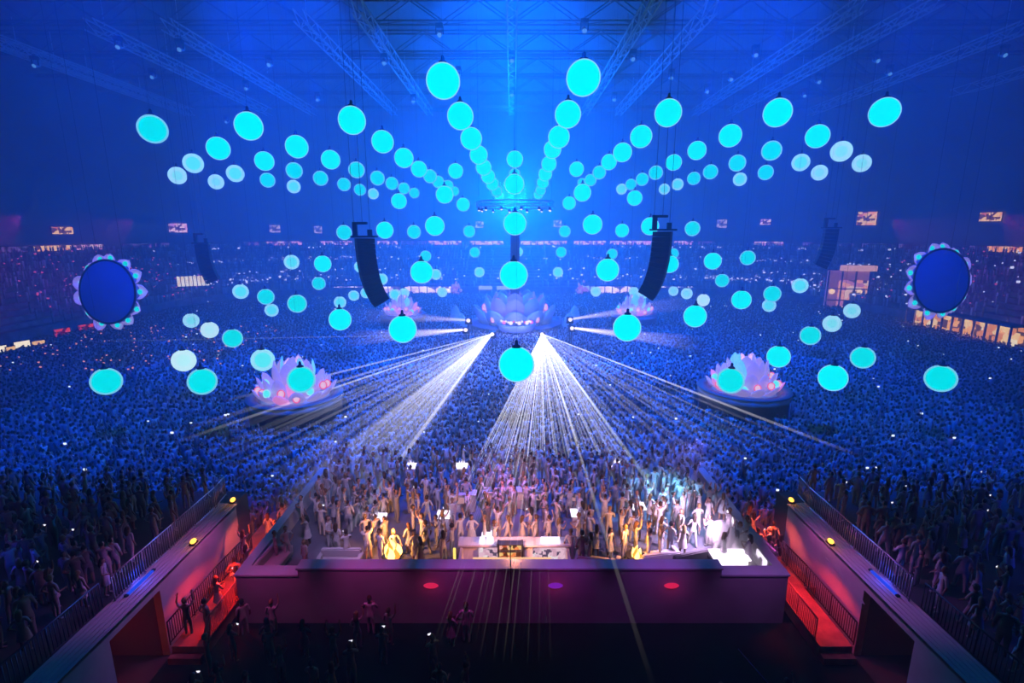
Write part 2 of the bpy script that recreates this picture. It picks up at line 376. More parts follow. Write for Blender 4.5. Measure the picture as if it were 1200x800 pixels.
# ------------------------------------------------------------------ lotus flowers
def petal(bm, base, az, tilt, L, W, cup=.35, curl=.25, th=.05, mi=0, nu=9, nv=6):
    """pointed petal, base point, azimuth az, tilt from vertical outward"""
    out = Vector((math.cos(az), math.sin(az), 0)); side = Vector((-math.sin(az), math.cos(az), 0)); up = Vector((0, 0, 1))
    g = []
    for i in range(nu + 1):
        t = i / nu
        a = tilt + R(18) - curl * t * 2
        cpos = base + (out * math.sin(tilt) + up * math.cos(tilt)) * (L * t) + (out * math.cos(tilt) - up * math.sin(tilt)) * (math.sin(math.pi * t) * L * curl * .55)
        wd = W / 2 * max(.02, (math.sin(math.pi * (t ** .85) * .97 + .09) ** .6 if 0 < t < 1 else (.4 if t == 0 else .0)))
        row = []
        for j in range(nv + 1):
            s = j / nv * 2 - 1
            nrm = (out * math.cos(tilt) - up * math.sin(tilt))
            row.append(bm.verts.new(cpos + side * (s * wd) - nrm * (cup * wd * s * s)))
        g.append(row)
    for i in range(nu):
        for j in range(nv):
            f = bm.faces.new((g[i][j], g[i][j + 1], g[i + 1][j + 1], g[i + 1][j])); f.smooth = True; f.material_index = mi
def petal_mat(name, base, glow, hot, s):
    """inner-lit fabric petal with a lamp behind its foot"""
    m = bpy.data.materials.new(name); m.use_nodes = True; nt = m.node_tree; b = nt.nodes['Principled BSDF']
    b.inputs['Base Color'].default_value = (*base, 1); b.inputs['Roughness'].default_value = .6
    b.inputs['Emission Color'].default_value = (*glow, 1); b.inputs['Emission Strength'].default_value = s
    m.cycles.emission_sampling = 'NONE'; return m
PM = {'lav': petal_mat('petal_lavender', (.6, .55, .7), (.30, .22, .62), 0, .85),
      'pink': petal_mat('petal_pink', (.7, .5, .6), (.75, .22, .60), 0, .95),
      'cyan': petal_mat('petal_cyan', (.5, .7, .8), (.15, .62, .95), 0, .9),
      'dim': petal_mat('petal_blue', (.5, .5, .7), (.08, .14, .55), 0, .7),
      'stage': petal_mat('petal_stage', (.62, .68, .85), (.05, .12, .45), 0, .45),
      'stagepink': petal_mat('petal_stage_pink', (.6, .55, .8), (.24, .14, .50), 0, .6)}
M_HOTPINK = emat('pink_lamp', (1, .18, .55), 1.3); M_HOTWHITE = emat('white_lamp', (1, .85, 1), 1.6)
M_PETPINK = globe_mat('pink_globe', (1.0, .62, .9), (1.0, .12, .42), rimw=.25)
def small_lotus(loc, lb, rot=0, s=1.0, plat=True, seed=1, tiltx=None, rings=((13, 40, 1.9, 1.5, 2.5, .1, ('pink', 'lav', 'lav')), (12, 24, 2.3, 1.55, 2.1, .5, ('lav', 'lav', 'lav', 'pink')), (9, 12, 2.7, 1.6, 1.3, 1.1, ('cyan', 'lav', 'lav')), (5, 4, 2.6, 1.5, .6, 1.6, ('lav', 'cyan')))):
    rnd = random.Random(seed)
    t = thing('lotus_flower', lb, 'flower', loc, rot, 'giant lotus flowers')
    t.scale = (s, s, s)
    z0 = 0
    bm = BM(); lathe(bm, [(0, .0), (3.2, 0), (3.0, .35), (1.2, .5), (0, .5)], 28); obj('core', bm, PM['dim'], t)
    for n, tl, L, W, rr, zz, kinds in rings:
        for k in range(n):
            az = 2 * math.pi * (k + .5 * (n % 2)) / n + rnd.uniform(-.06, .06)
            bm = BM(); petal(bm, Vector((rr * math.cos(az), rr * math.sin(az), zz)), az, R(tl + rnd.uniform(-6, 6)), L * rnd.uniform(.9, 1.08), W)
            kd = rnd.choice(kinds); o = obj('petal', bm, PM[kd], t); md = o.modifiers.new('thick', 'SOLIDIFY'); md.thickness = .05
            if kd in ('pink', 'cyan'): o['label'] = 'pink glowing petal' if kd == 'pink' else 'cyan glowing petal'
    for k in range(9):
        az = -math.pi / 2 + (k - 4) * .42 - rot; rr = 3.0 + .25 * (k % 2); zz = .9 + .8 * rnd.random()
        bm = BM(); sphere(bm, (rr * math.cos(az), rr * math.sin(az), zz), .36, 12, 8, s=(1, 1, 1.15)); o = obj('lamp', bm, M_PETPINK if k % 3 else GM[2], t)
        o['label'] = 'pink glowing lamp' if k % 3 else 'pale cyan glowing lamp'
    return t
def flower_platform(loc, lb, r=4.0, h=2.8):
    t = thing('flower_platform', lb, 'platform', loc)
    bm = BM(); lathe(bm, [(0, h - .5), (r - .9, h - .5), (r - .7, h), (r, h), (r + .05, h - .6), (r - .1, h - .65), (r - .15, 0), (0, 0)], 14); obj('body', bm, mat('platform_white', (.5, .5, .6), .6), t)
    bm = BM(); lathe(bm, [(r - .78, h - .02), (r - .78, h + .06), (r + .05, h + .06), (r + .05, h - .02), (r - .78, h - .02)], 36); obj('rim', bm, mat('platform_rim', (.25, .25, .3), .6), t)
    return t
def spot_on(px, py, z): return at_z(px, py, z)
LOT = []
for (px, py, zz, sc_, lb, sd) in ((347, 466, 2.5, .92, 'left of the laser fan, nearer', 3), (871, 458, 2.5, .88, 'right of the laser fan, nearer', 5),
                             (472, 369, 2.5, .9, 'far left of the stage flower', 8), (743, 369, 2.5, .9, 'far right of the stage flower', 9)):
    p = at_z(px, py, zz); LOT.append(p)
    flower_platform((p.x, p.y, 0), f'round bar platform under the lotus flower, {lb}')
    small_lotus((p.x, p.y, 2.42), f'glowing pink and lavender lotus flower on a platform, {lb}', rot=sd, s=sc_, seed=sd)
    point('lotus_light', (p.x, p.y, 4.4), (.9, .45, 1), 160, .5)
# hanging flowers seen from below: round disc with petals around
for sgn, px, py, lb in ((-1, 130, 342, 'left'), (1, 1099, 329, 'right')):
    c = at_d(px, py, 58)
    t = thing('hanging_flower', f'giant flower lamp with a round blue disc back, hanging {lb} of the crowd', 'flower', c, group='hanging flower lamps')
    q = Vector((sgn * math.sin(R(8)), -.977, .13)).to_track_quat('Z', 'Y')
    t.rotation_mode = 'QUATERNION'; t.rotation_quaternion = q
    bm = BM(); lathe(bm, [(0, .5), (3.35, .5), (3.6, .35), (3.65, 0), (3.4, -.35), (0, -.35)], 48); obj('disc', bm, mat('disc_cloth', (.30, .32, .55), .7, noise=.04, scale=.5, emit=(.0, .05, .5), es=.12), t)
    bm = BM(); lathe(bm, [(3.42, .48), (3.5, .56), (3.66, .5), (3.6, .36)], 48); obj('rim', bm, M_BLACK, t)
    rnd = random.Random(5)
    for k in range(13):
        az = 2 * math.pi * k / 13 + rnd.uniform(-.08, .08)
        bm = BM(); petal(bm, Vector((3.0 * math.cos(az), 3.0 * math.sin(az), .05)), az, R(90 + rnd.uniform(-14, 14)), 1.55 * rnd.uniform(.8, 1.1), 1.7, cup=.5)
        kd = rnd.choice(('pink', 'lav', 'lav')); o = obj('petal', bm, PM['lav'] if kd == 'lav' else PM['lav'], t); o.modifiers.new('thick', 'SOLIDIFY').thickness = .06
        bm = BM(); sphere(bm, (3.8 * math.cos(az), 3.8 * math.sin(az), .12), .30, 12, 8, s=(1, 1, .6)); obj('lamp', bm, GM[1], o)
    bm = BM()
    inv = q.inverted()
    for x in (-1.6, 1.6):
        a = Vector((x, 3.0, -.2)); top = inv @ Vector((0, 0, 50 - c.z - 3)); tube(bm, a, a + top, .018, n=5)
    obj('cable', bm, M_BLACK, t)

# ------------------------------------------------------------------ main stage flower
SY = 88.0
t = thing('stage', 'round centre stage with dark mast under the hall roof', 'stage', (.5, SY, 0))
bm = BM(); lathe(bm, [(0, 1.6), (8.0, 1.6), (8.0, 1.3), (7.7, 1.3), (7.7, 0)], 48); obj('platform', bm, mat('stage_deck', (.3, .3, .4), .6), t)
bm = BM(); box(bm, (-.75, -.75, 1.6), (.75, .75, 16.8))
for z in range(3, 17, 2): box(bm, (-.85, -.85, z), (.85, .85, z + .15))
obj('mast', bm, mat('mast_cloth', (.05, .05, .09), .8), t)
t = thing('stage_flower', 'huge pale blue lotus flower set on the centre stage', 'flower', (.5, SY, 1.5))
rnd = random.Random(11)
for n, tl, L, W, rr, zz, pk in ((11, 26, 3.5, 3.9, 5.6, -.3, 0), (10, 14, 3.7, 3.6, 4.4, 1.1, 3), (8, 6, 3.2, 3.2, 3.0, 2.2, 2)):
    for k in range(n):
        az = -math.pi / 2 + 2 * math.pi * (k + (.5 if tl == 34 else 0)) / n
        bm = BM(); petal(bm, Vector((rr * math.cos(az), rr * math.sin(az), zz)), az, R(tl), L, W, cup=.45, nu=12, nv=8)
        kind = 'stagepink' if (pk and k % pk == 0) else 'stage'
        o = obj('petal', bm, PM[kind], t); o.modifiers.new('thick', 'SOLIDIFY').thickness = .08
        if kind == 'stagepink': o['label'] = 'petal glowing pink'
        if (k + n) % 3 == 0:
            q = Vector(((rr + 1.1) * math.cos(az), (rr + 1.1) * math.sin(az), zz + 1.7)); bm = BM(); sphere(bm, q, .42, 10, 8, s=(1, 1, 1.5)); obj('lamp', bm, M_PETPINK, o)
for sx in (-1, 1):
    tt = thing('side_petal', f'single tall petal standing beside the stage flower, {"left" if sx < 0 else "right"} side', 'stage petal', (.5 + sx * 9.9, SY - 2, 0), group='side petals')
    for k, (dx, h) in enumerate(((0, 4.6), (-.8 * sx, 3.4))):
        bm = BM(); petal(bm, Vector((dx, -.4 * k, .2)), -math.pi / 2 + sx * .5, R(4), h, 2.4, cup=.4); o = obj('petal', bm, PM['stage'], tt); o.modifiers.new('thick', 'SOLIDIFY').thickness = .08
# DJ booth with lamps
t = thing('dj_booth', 'curved white booth with bright lamps before the stage flower', 'booth', (.7, SY - 8.2, 1.6))
bm = BM(); lathe(bm, [(2.8, 0), (3.1, 1.1), (2.7, 1.15), (2.5, 0)], 24)
obj('counter', bm, mat('booth_grey', (.25, .27, .4), .6), t)
for k in range(15):
    bm = BM(); a = -math.pi * (.1 + .8 * k / 14); rr = 2.95
    sphere(bm, (rr * math.cos(a) * .85, rr * math.sin(a) * .5 + .6, 1.25 + (k % 3) * .12), .17 + .14 * ((k * 7) % 3 == 0), 10, 6); o = obj('lamp', bm, M_HOTWHITE if k % 4 else M_HOTPINK, t)
# ring truss with lamps above the stage
t = thing('ring_truss', 'round lighting truss with small lamps above the centre stage', 'truss', (.5, SY, 20.8))
bm = BM()
for z in (0, .9):
    for r_ in (5.6, 6.4):
        pr = [(r_ + .08 * math.cos(a), z + .08 * math.sin(a)) for a in [2 * math.pi * i / 5 for i in range(6)]]; lathe(bm, pr, 40)
for k in range(40):
    a, b = 2 * math.pi * k / 40, 2 * math.pi * (k + 1) / 40
    tube(bm, (6.4 * math.cos(a), 6.4 * math.sin(a), 0), (6.4 * math.cos(b), 6.4 * math.sin(b), .9), .05, n=4)
obj('ring', bm, M_STEEL, t)
for k in range(12):
    a = 2 * math.pi * (k + .3) / 12; bm = BM(); tube(bm, (6 * math.cos(a), 6 * math.sin(a), -.5), (6 * math.cos(a), 6 * math.sin(a), 0), .28, .18, n=10); l = obj('spotlight', bm, M_BLACK, t)
    bm = BM(); sphere(bm, (6 * math.cos(a), 6 * math.sin(a), -.5), .2, 8, 6); obj('lens', bm, M_HOTWHITE, l)
bm = BM()
for a in (0, 1.57, 3.14, 4.71): tube(bm, (6 * math.cos(a), 6 * math.sin(a), .9), (6 * math.cos(a), 6 * math.sin(a), 29), .03, n=4)
obj('cable', bm, M_BLACK, t)

# ------------------------------------------------------------------ laser projectors and beams
def beam_mat(name, col, s, L, p=.8):
    """light scattered out of a beam: strongest at the projector, fading along the beam (object Z runs along it)"""
    m = bpy.data.materials.new(name); m.use_nodes = True; nt = m.node_tree; nt.nodes.clear()
    o = nt.nodes.new('ShaderNodeOutputMaterial'); e = nt.nodes.new('ShaderNodeEmission'); tr_ = nt.nodes.new('ShaderNodeBsdfTransparent')
    a = nt.nodes.new('ShaderNodeAddShader'); tc = nt.nodes.new('ShaderNodeTexCoord'); sx = nt.nodes.new('ShaderNodeSeparateXYZ')
    mr = nt.nodes.new('ShaderNodeMapRange'); mr.inputs[1].default_value = 0; mr.inputs[2].default_value = L
    mr.inputs[3].default_value = 1; mr.inputs[4].default_value = 0
    pw = nt.nodes.new('ShaderNodeMath'); pw.operation = 'POWER'; pw.inputs[1].default_value = p
    mu = nt.nodes.new('ShaderNodeMath'); mu.operation = 'MULTIPLY'; mu.inputs[1].default_value = s
    nt.links.new(tc.outputs['Object'], sx.inputs[0]); nt.links.new(sx.outputs['Z'], mr.inputs[0]); nt.links.new(mr.outputs[0], pw.inputs[0])
    nt.links.new(pw.outputs[0], mu.inputs[0]); nt.links.new(mu.outputs[0], e.inputs[1]); e.inputs[0].default_value = (*col, 1)
    nt.links.new(e.outputs[0], a.inputs[0]); nt.links.new(tr_.outputs[0], a.inputs[1]); nt.links.new(a.outputs[0], o.inputs[0])
    m.cycles.emission_sampling = 'NONE'; return m
BEAMS = 0
def beam(parent, src, end, col, s, r0, r1, p=1.0):
    global BEAMS; BEAMS += 1
    v = end - src; L = v.length
    bm = BM(); tube(bm, (0, 0, 0), (0, 0, L), r0, r1, n=8, cap=False)
    o = obj('laser_beam', bm, beam_mat('laser_beam', col, s, L, p), parent)
    o.rotation_mode = 'QUATERNION'; o.rotation_quaternion = v.to_track_quat('Z', 'Y'); o.location = src - parent.location
    return o
def projector(loc, lb):
    t = thing('laser_projector', lb, 'laser projector', loc, group='laser projectors')
    bm = BM(); box(bm, (-.45, -.3, -.3), (.45, .6, .3)); box(bm, (-.5, 0, -.6), (.5, .3, -.3)); obj('housing', bm, M_BLACK, t)
    bm = BM(); tube(bm, (0, .15, -.6), (0, .15, -loc[2] + .1), .09, n=8); tube(bm, (0, .15, -loc[2]), (0, .15, -loc[2] + .12), .5, n=12); obj('stand', bm, M_BLACK, t)
    bm = BM(); sphere(bm, (0, -.34, 0), .28, 12, 8); obj('lens', bm, M_HOTWHITE, t)
    return t
rb = random.Random(21)
COLB = [(.75, .72, 1), (.8, .75, 1), (.7, .75, 1), (.9, .9, .95)]
srcL, srcR = at_y(577, 391, 69), at_y(635, 391, 69)
PL = projector(srcL, 'laser projector on a stand before the stage, left one, fanning left')
PR = projector(srcR, 'laser projector on a stand before the stage, right one, fanning to the camera')
def fan(P, src, ends, dep, s, w1, p=1.1, cols=COLB):
    for (ex, ey) in ends:
        e = at_d(ex, ey, dep + rb.uniform(-2, 2)) if dep else at_z(ex, ey, 2.9)
        beam(P, src, e, rb.choice(cols), s * rb.uniform(.5, 1.4), .035, w1 * rb.uniform(.5, 1.5), p)
def line_ends(a, b, n, jit=3):
    out = []
    for i in range(n):
        f = (i + rb.uniform(-.3, .3)) / max(1, n - 1)
        out.append((a[0] + (b[0] - a[0]) * f + rb.uniform(-jit, jit), a[1] + (b[1] - a[1]) * f))
    return out
# left fan: sweeps from (200,520) to (440,620)
fan(PL, srcL, line_ends((215, 505), (300, 590), 12), 0, .28, .16)
fan(PL, srcL, line_ends((300, 600), (425, 610), 44), 0, .20, .15, 1.3)
fan(PL, srcL, line_ends((300, 600), (420, 610), 8), 0, .06, .8, 1.2)
fan(PL, srcL, line_ends((300, 540), (430, 560), 8), 0, .16, 1.3, 2.6)
fan(PR, srcR, line_ends((560, 600), (770, 580), 12), 30, .14, 1.1, 2.6)
# right projector, left half (narrow rays down to the deck wall)
fan(PR, srcR, line_ends((505, 640), (640, 640), 30, 1), 24, .85, .028, .8)
fan(PR, srcR, line_ends((500, 760), (640, 790), 12, 4), 14, .45, .014, 1.0, [(.8, .7, .6), (.7, .55, .6)])
# right half: broad bundle to the right
fan(PR, srcR, line_ends((640, 640), (790, 620), 34), 26, .5, .06)
fan(PR, srcR, line_ends((650, 640), (780, 600), 10), 32, .12, .45)
fan(PR, srcR, line_ends((790, 600), (960, 530), 14), 0, .22, .13)
# the strong beams
beam(PR, srcR, at_d(768, 812, 9), (.9, .85, .75), 1.1, .05, .05, 1.35)
beam(PR, srcR, at_d(715, 500, 40), (.95, .95, 1), 1.2, .10, .10, 1.2)
beam(PR, srcR, at_z(1010, 535, 3), (.9, .85, 1), .8, .06, .11, 1.1)
beam(PR, srcR, at_z(815, 640, 4), (.8, .9, 1), .5, .06, .10, .9)
beam(PL, srcL, at_z(200, 520, 3), (.85, .85, 1), .7, .06, .11, 1.1)
beam(PL, srcL, at_z(262, 470, 3), (.8, .8, 1), .5, .06, .12, .9)
beam(PL, srcL, at_z(395, 640, 3), (.85, .8, 1), .5, .06, .14, .8)
# side projectors, level beams
for (sx, sy, ex, ey, s, lb) in ((546, 386, 395, 398, .9, 'outer left stage edge, lower'), (549, 375, 395, 368, .3, 'outer left stage edge, upper'),
                            (670, 384, 830, 404, .9, 'outer right stage edge, lower'), (668, 374, 830, 350, .35, 'outer right stage edge, upper')):
    a = at_y(sx, sy, 71); P = projector(a, f'laser projector aimed sideways from the {lb}')
    sg = 1 if ex > sx else -1
    for k in range(5):
        b = at_y(ex, ey + (k - 2) * 4, 64 - k); beam(P, a, b, (.9, .75, .95), s * .35, .14, .3, 1.6)
b = at_y(0, 470, 62)
beam(PL, srcL, at_z(100, 400, 4), (.7, .8, 1), .10, .05, .08, .6)

# ------------------------------------------------------------------ VIP deck
DX, DY0, DY1, DF, DT, DB = 11.5, 19.0, 31.0, 2.15, 3.0, .7
bm = BM(); box(bm, (-DX, DY0 + .2, 0), (DX, DY1, DF)); tag(obj('deck_platform', bm, M_CLOTHDECK), 'raised VIP deck floor inside the purple parapet', 'platform')
t = thing('deck_parapet', 'long purple parapet wall with pale blue ledge in front of the VIP deck', 'parapet', (0, DY0, 0))
bm = BM(); box(bm, (-DX, -.25, DB - .7), (DX, .2, DT - .02)); box(bm, (-8.9, -.25, DT - .02), (8.7, .2, DT + .28)); obj('front_wall', bm, M_DECKWALL, t)
bm = BM(); box(bm, (-8.95, -.3, DT + .28), (8.75, .32, DT + .36)); box(bm, (-DX - .05, -.3, DT - .02), (-8.9, .32, DT + .06)); box(bm, (8.7, -.3, DT - .02), (DX + .05, .32, DT + .06))
obj('ledge', bm, M_DECKTOP, t)
for sx in (-1, 1):
    bm = BM(); x = sx * DX; box(bm, (min(x, x - sx * .3), .2, 0), (max(x, x - sx * .3), 9.5, DT)); obj('side_wall', bm, M_DECKTOP if sx < 0 else M_DECKWALL, t)
    bm = BM(); box(bm, (min(x + sx * .05, x - sx * .38), .32, DT - .02), (max(x + sx * .05, x - sx * .38), 9.55, DT + .06)); obj('ledge', bm, M_DECKTOP, t)
for k, y in enumerate((.9, 2.4, 4.2)):
    bm = BM(); box(bm, (DX - .36, y, DF + .25), (DX - .31, y + .9, DF + .7)); tag(obj('wall_lightbox', bm, M_LIGHTBOX), f'small white light panel inside the right parapet, {ordn(k+1)} from the front', 'light panel', 'light panels on the parapet')
    bpy.context.scene.objects[-1] if False else None
for o in [o for o in C.objects if o.name.startswith('wall_lightbox')]: o.location = (0, DY0, 0); o.name = 'wall_lightbox'
# glowing ovals, each with a light, standing in for lit spots on the parapet
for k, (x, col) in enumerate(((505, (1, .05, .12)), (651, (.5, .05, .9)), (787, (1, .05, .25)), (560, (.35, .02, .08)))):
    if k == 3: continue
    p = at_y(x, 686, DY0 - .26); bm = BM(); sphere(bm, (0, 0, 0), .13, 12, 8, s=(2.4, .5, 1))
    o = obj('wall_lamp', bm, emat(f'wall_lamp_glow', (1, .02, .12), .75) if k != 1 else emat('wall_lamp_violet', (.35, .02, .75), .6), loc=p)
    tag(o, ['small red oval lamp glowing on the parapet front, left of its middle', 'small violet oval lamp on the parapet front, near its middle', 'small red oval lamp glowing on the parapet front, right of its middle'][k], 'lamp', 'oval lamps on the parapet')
    point('wall_lamp_light', p + Vector((0, -.5, 0)), (1, .05, .2), 2.5, .1)

# ------------------------------------------------------------------ pit floor, side walls, ledges
bm = BM(); box(bm, (-13.4, 4, 0), (13.4, DY0 - .25, DB)); tag(obj('floor_pit', bm, M_FLOORB), kind='structure')
WX0, WX1, WZ = 14.0, 14.9, 3.5
WY0, WY1 = 6.0, 23.6
for sx, nm in ((-1, 'left'), (1, 'right')):
    def bx(bm, x0, x1, y0, y1, z0, z1):
        a, b = sx * x0, sx * x1; box(bm, (min(a, b), y0, z0), (max(a, b), y1, z1))
    OY0, OY1 = 15.2, 17.8
    t = thing('aisle_wall', f'tall white wall with ribbed coping between the {nm} crowd and the red walkway', 'wall', (0, 0, 0))
    bm = BM(); bx(bm, WX0, WX0 + .3, OY1, WY1, 0, WZ - .12); bx(bm, WX0, WX0 + .3, WY0, OY0, 0, WZ - .12); bx(bm, WX0, WX0 + .3, OY0, OY1, WZ - .45, WZ - .12)
    bx(bm, WX0 + .3, WX1, WY1 - .25, WY1, 0, WZ - .12); obj('wall_panel', bm, M_WHITEWALL, t)
    bm = BM()
    for i in range(6): bx(bm, WX0 - .06 + i * .165, WX0 + .08 + i * .165, WY0, WY1 + .03, WZ - .12, WZ - .02 + .012 * i)
    bx(bm, WX0 - .06, WX1 + .03, WY0, WY1, WZ - .12, WZ - .05); obj('coping', bm, M_WHITEWALL, t)
    # tunnel behind the opening
    bm = BM(); bx(bm, WX0 + .3, WX0 + 4, OY1, OY1 + .15, 0, 3.1); bx(bm, WX0 + .3, WX0 + 4, OY0 - .15, OY0, 0, 3.1); bx(bm, WX0 + 4, WX0 + 4.15, OY0, OY1, 0, 3.1)
    obj('tunnel_lining', bm, mat('tunnel_paint', (.20, .06, .05), .9), t)  # red tunnel light put into the dark lining colour
    point('tunnel_light', (sx * (WX0 + 1.4), OY0 + .7, 1.6), (1, .05, .01), 22 if sx < 0 else 3, .2)
    # raised side platform
    t2 = obj('side_platform', (lambda b: (bx(b, WX0 + .3, 60, OY1 + .15, 25.3, 0, 3.25), bx(b, WX0 + 4.2, 60, 2, OY1 + .15, 0, 3.25), bx(b, WX0 + .3, WX0 + 4.2, 2, OY1 + .15, 3.1, 3.25), b)[-1])(BM()), M_FIELD)
    tag(t2, f'raised spectator platform behind the {nm} white wall', 'platform')
    # railing standing on the coping
    def railing(name, lb, pts, h, gap, r=.022, mt=M_RAIL, post_every=12):
        """pts: list of base points; bars between lower and top rail"""
        t = thing(name, lb, 'railing', pts[0]); base = Vector(pts[0])
        P = [Vector(p) - base for p in pts]
        bm = BM(); bm2 = BM(); bm3 = BM(); cnt = 0
        for a, b in zip(P, P[1:]):
            tube(bm, a + Vector((0, 0, h)), b + Vector((0, 0, h)), r * 1.5, n=6); tube(bm2, a + Vector((0, 0, .08)), b + Vector((0, 0, .08)), r * 1.2, n=6)
            n = max(1, int((b - a).length / gap))
            for i in range(n + 1):
                q = a + (b - a) * i / n
                tube(bm3 if i % post_every else bm, q + Vector((0, 0, 0 if i % post_every == 0 else .08)), q + Vector((0, 0, h)), r * (.75 if i % post_every else 1.4), n=5)
        obj('top_rail', bm, mt, t); obj('bottom_rail', bm2, mt, t); obj('baluster', bm3, mt, t)['kind'] = 'stuff'
        return t
    xr = sx * (WX1 - .12)
    railing('railing', f'bright metal railing on top of the {nm} white wall', [(xr, 16.6, WZ), (xr, 20, WZ), (xr, 23.3, WZ), (xr + sx * .25, 24.6, WZ - .1), (xr + sx * 1.2, 25.2, WZ - .2)], 1.05, .13)
    railing('railing', f'dark metal barrier behind the near part of the {nm} white wall', [(sx * (WX1 + .35), 9.0, 3.25), (sx * (WX1 + .35), 12.6, 3.25), (sx * (WX1 + .3), 16.5, 3.25)], 1.1, .14, mt=M_BLACK if sx > 0 else mat('dark_rail', (.12, .12, .2), .4, .4))
    # lamps on the coping
    for k, y in enumerate((20.2, 23.75)):
        lt = thing('bulkhead_lamp', f'small orange lamp {"midway along" if k == 0 else "at the far end of"} the {nm} wall coping', 'lamp', (sx * (WX0 + .05 if k == 0 else WX0 + .2), y, WZ), group='orange lamps on the wall coping')
        bm = BM(); box(bm, (-.12, -.16, 0), (.12, .16, .07)); obj('base', bm, M_BLACK, lt)
        bm = BM(); sphere(bm, (0, 0, .14), .11, 10, 8, s=(1, 1.5, .9)); obj('bulb', bm, emat('orange_bulb', (1, .42, .05), 4), lt)
        point('bulkhead_light', (sx * (WX0 - .25), y, WZ + .25), (1, .30, .10), 6, .1)
    lt = thing('floor_strip_light', f'small blue strip light at the near end of the {nm} railing', 'lamp', (sx * (WX1 - .35), 16.8, WZ))
    bm = BM(); box(bm, (-.06, 0, 0), (.06, .1, .09)); box(bm, (-.06, 1.5, 0), (.06, 1.6, .09)); obj('bracket', bm, M_BLACK, lt)
    bm = BM(); box(bm, (-.05, .1, .02), (.05, 1.5, .08)); obj('tube', bm, emat('blue_tube', (.02, .08, 1), .9), lt)
    point('strip_glow', (sx * (WX1 - .3), 17.6, WZ + .3), (.03, .08, 1), 10, .2)
    # red walkway with steps and its railings
    t = thing('walkway', f'red-lit stepped walkway between the VIP deck and the {nm} white wall', 'walkway', (0, 0, 0))
    bm = BM(); bx(bm, 11.95, 13.2, 16.9, 20.5, DB, 1.25); bx(bm, 11.95, 13.9, 20.5, 27, 0, 1.05); bx(bm, 11.95, 13.2, 16.6, 16.9, DB, .98); obj('steps', bm, M_WALKRED, t)
    railing('railing', f'short red-lit railing on the deck side of the {nm} walkway', [(sx * 11.9, 17.2, 1.25), (sx * 11.9, 20.4, 1.25)], 1.0, .11, mt=mat('red_rail', (.6, .25, .2), .5, .3))
    railing('railing', f'long dark railing on the wall side of the {nm} walkway', [(sx * 13.3, 17.0, 1.25), (sx * 13.3, 20.4, 1.25), (sx * 13.3, 23.4, 1.05)], 1.0, .13, mt=M_BLACK)
    point('walkway_light', (sx * 12.3, 19.2, 3.2), (1, .03, .01), 240, .15, spot=130, target=(sx * 12.6, 19.4, 0))
    point('walkway_light', (sx * 12.4, 22.6, 3.4), (1, .10, .05), 240, .15, spot=130, target=(sx * 12.6, 23.4, 0))
# fallen paper flags on the right wall
for k, (a, b) in enumerate((((967, 653), (986, 677)), ((1008, 702), (1013, 708)))):
    pa, pb = None, None
    def onwall(px, py): r_ = ray(px, py); return Vector((0, 0, CAMZ)) + r_ * ((WX0 - .03) / r_.x)
    pa, pb = onwall(*a), onwall(*b); bm = BM(); mid = (pa + pb) / 2 + Vector((0, 0, .10))
    v = [bm.verts.new(q + Vector((o_, 0, 0))) for q in (pa, mid + Vector((0, 0, -.16)), pb, mid + Vector((0, 0, -.04))) for o_ in (0, .015)]
    for f in ((0, 2, 4, 6), (7, 5, 3, 1), (0, 1, 3, 2), (2, 3, 5, 4), (4, 5, 7, 6), (6, 7, 1, 0)): bm.faces.new([v[i] for i in f])
    tag(obj('banner', bm, M_CUSH), ['long thin white pennant stuck on the right white wall', 'tiny white pennant low on the right white wall near the opening'][k], 'banner')
# dark pole in the pit
a, b = at_z(865, 760, 1.2), at_z(905, 806, 1.2)
bm = BM(); tube(bm, (0, 0, 0), b - a, .02, n=6); tag(obj('pole', bm, mat('blue_pole', (.2, .25, .7), .4, .2), loc=a), 'thin bluish rail lying in the dark pit', 'rail')

# ------------------------------------------------------------------ deck furniture
def table(name, lb, x, y, z, wx, wy, h, m, cat='table', group=None, lightbox=False):
    t = thing(name, lb, cat, (x, y, z), group=group)
    bm = BM(); box(bm, (-wx / 2, -wy / 2, h - .07), (wx / 2, wy / 2, h)); obj('top', bm, M_LIGHTBOX if lightbox else m, t)
    bm = BM(); box(bm, (-wx / 2 + .08, -wy / 2 + .08, 0), (wx / 2 - .08, wy / 2 - .08, h - .07)); obj('body', bm, m, t)
    return t
def dk(px, py, z=None):      # point on the deck floor (or height z)
    return at_z(px, py, DF if z is None else z)
# front bar
M_BARORANGE = patch_mat('bar_shelf_glow', [(1, .25, .06), (1, .6, .2), (.6, .1, .03), (1, .45, .35)], 1.0, (5, 5, 5), .3)
M_BARPINK = patch_mat('bar_screen_glow', [(.95, .6, .75), (.8, .45, .6), (1, .85, .9)], .9, (6, 6, 6), .25)
by = 20.1
def X(px, y, z): r_ = ray(px, 400); return None
def bxw(px, y, z):    # world x of pixel column at depth y, height z
    d = y * CP - (z - CAMZ) * SP; return (px - 600) / F * d
t = thing('front_bar', 'long white bar counter glowing orange and pink at the parapet', 'bar', (0, by, DF))
x0, x1 = bxw(538, by, 3), bxw(668, by, 3)
bm = BM(); box(bm, (x0, .55, 0), (x1, 1.0, .95)); box(bm, (x0, -.4, 0), (x0 + .12, .6, .9)); box(bm, (x1 - .12, -.4, 0), (x1, .6, .9)); obj('counter', bm, M_CUSH, t)
bm = BM(); box(bm, (x0 - .1, .45, .95), (x1 + .1, 1.15, 1.02)); obj('counter_top', bm, M_CUSH, t)
bm = BM(); box(bm, (bxw(560, by, 3), .42, .12), (bxw(588, by, 3), .55, .85)); obj('screen', bm, M_BARPINK, t)['label'] = 'pink lit screen'
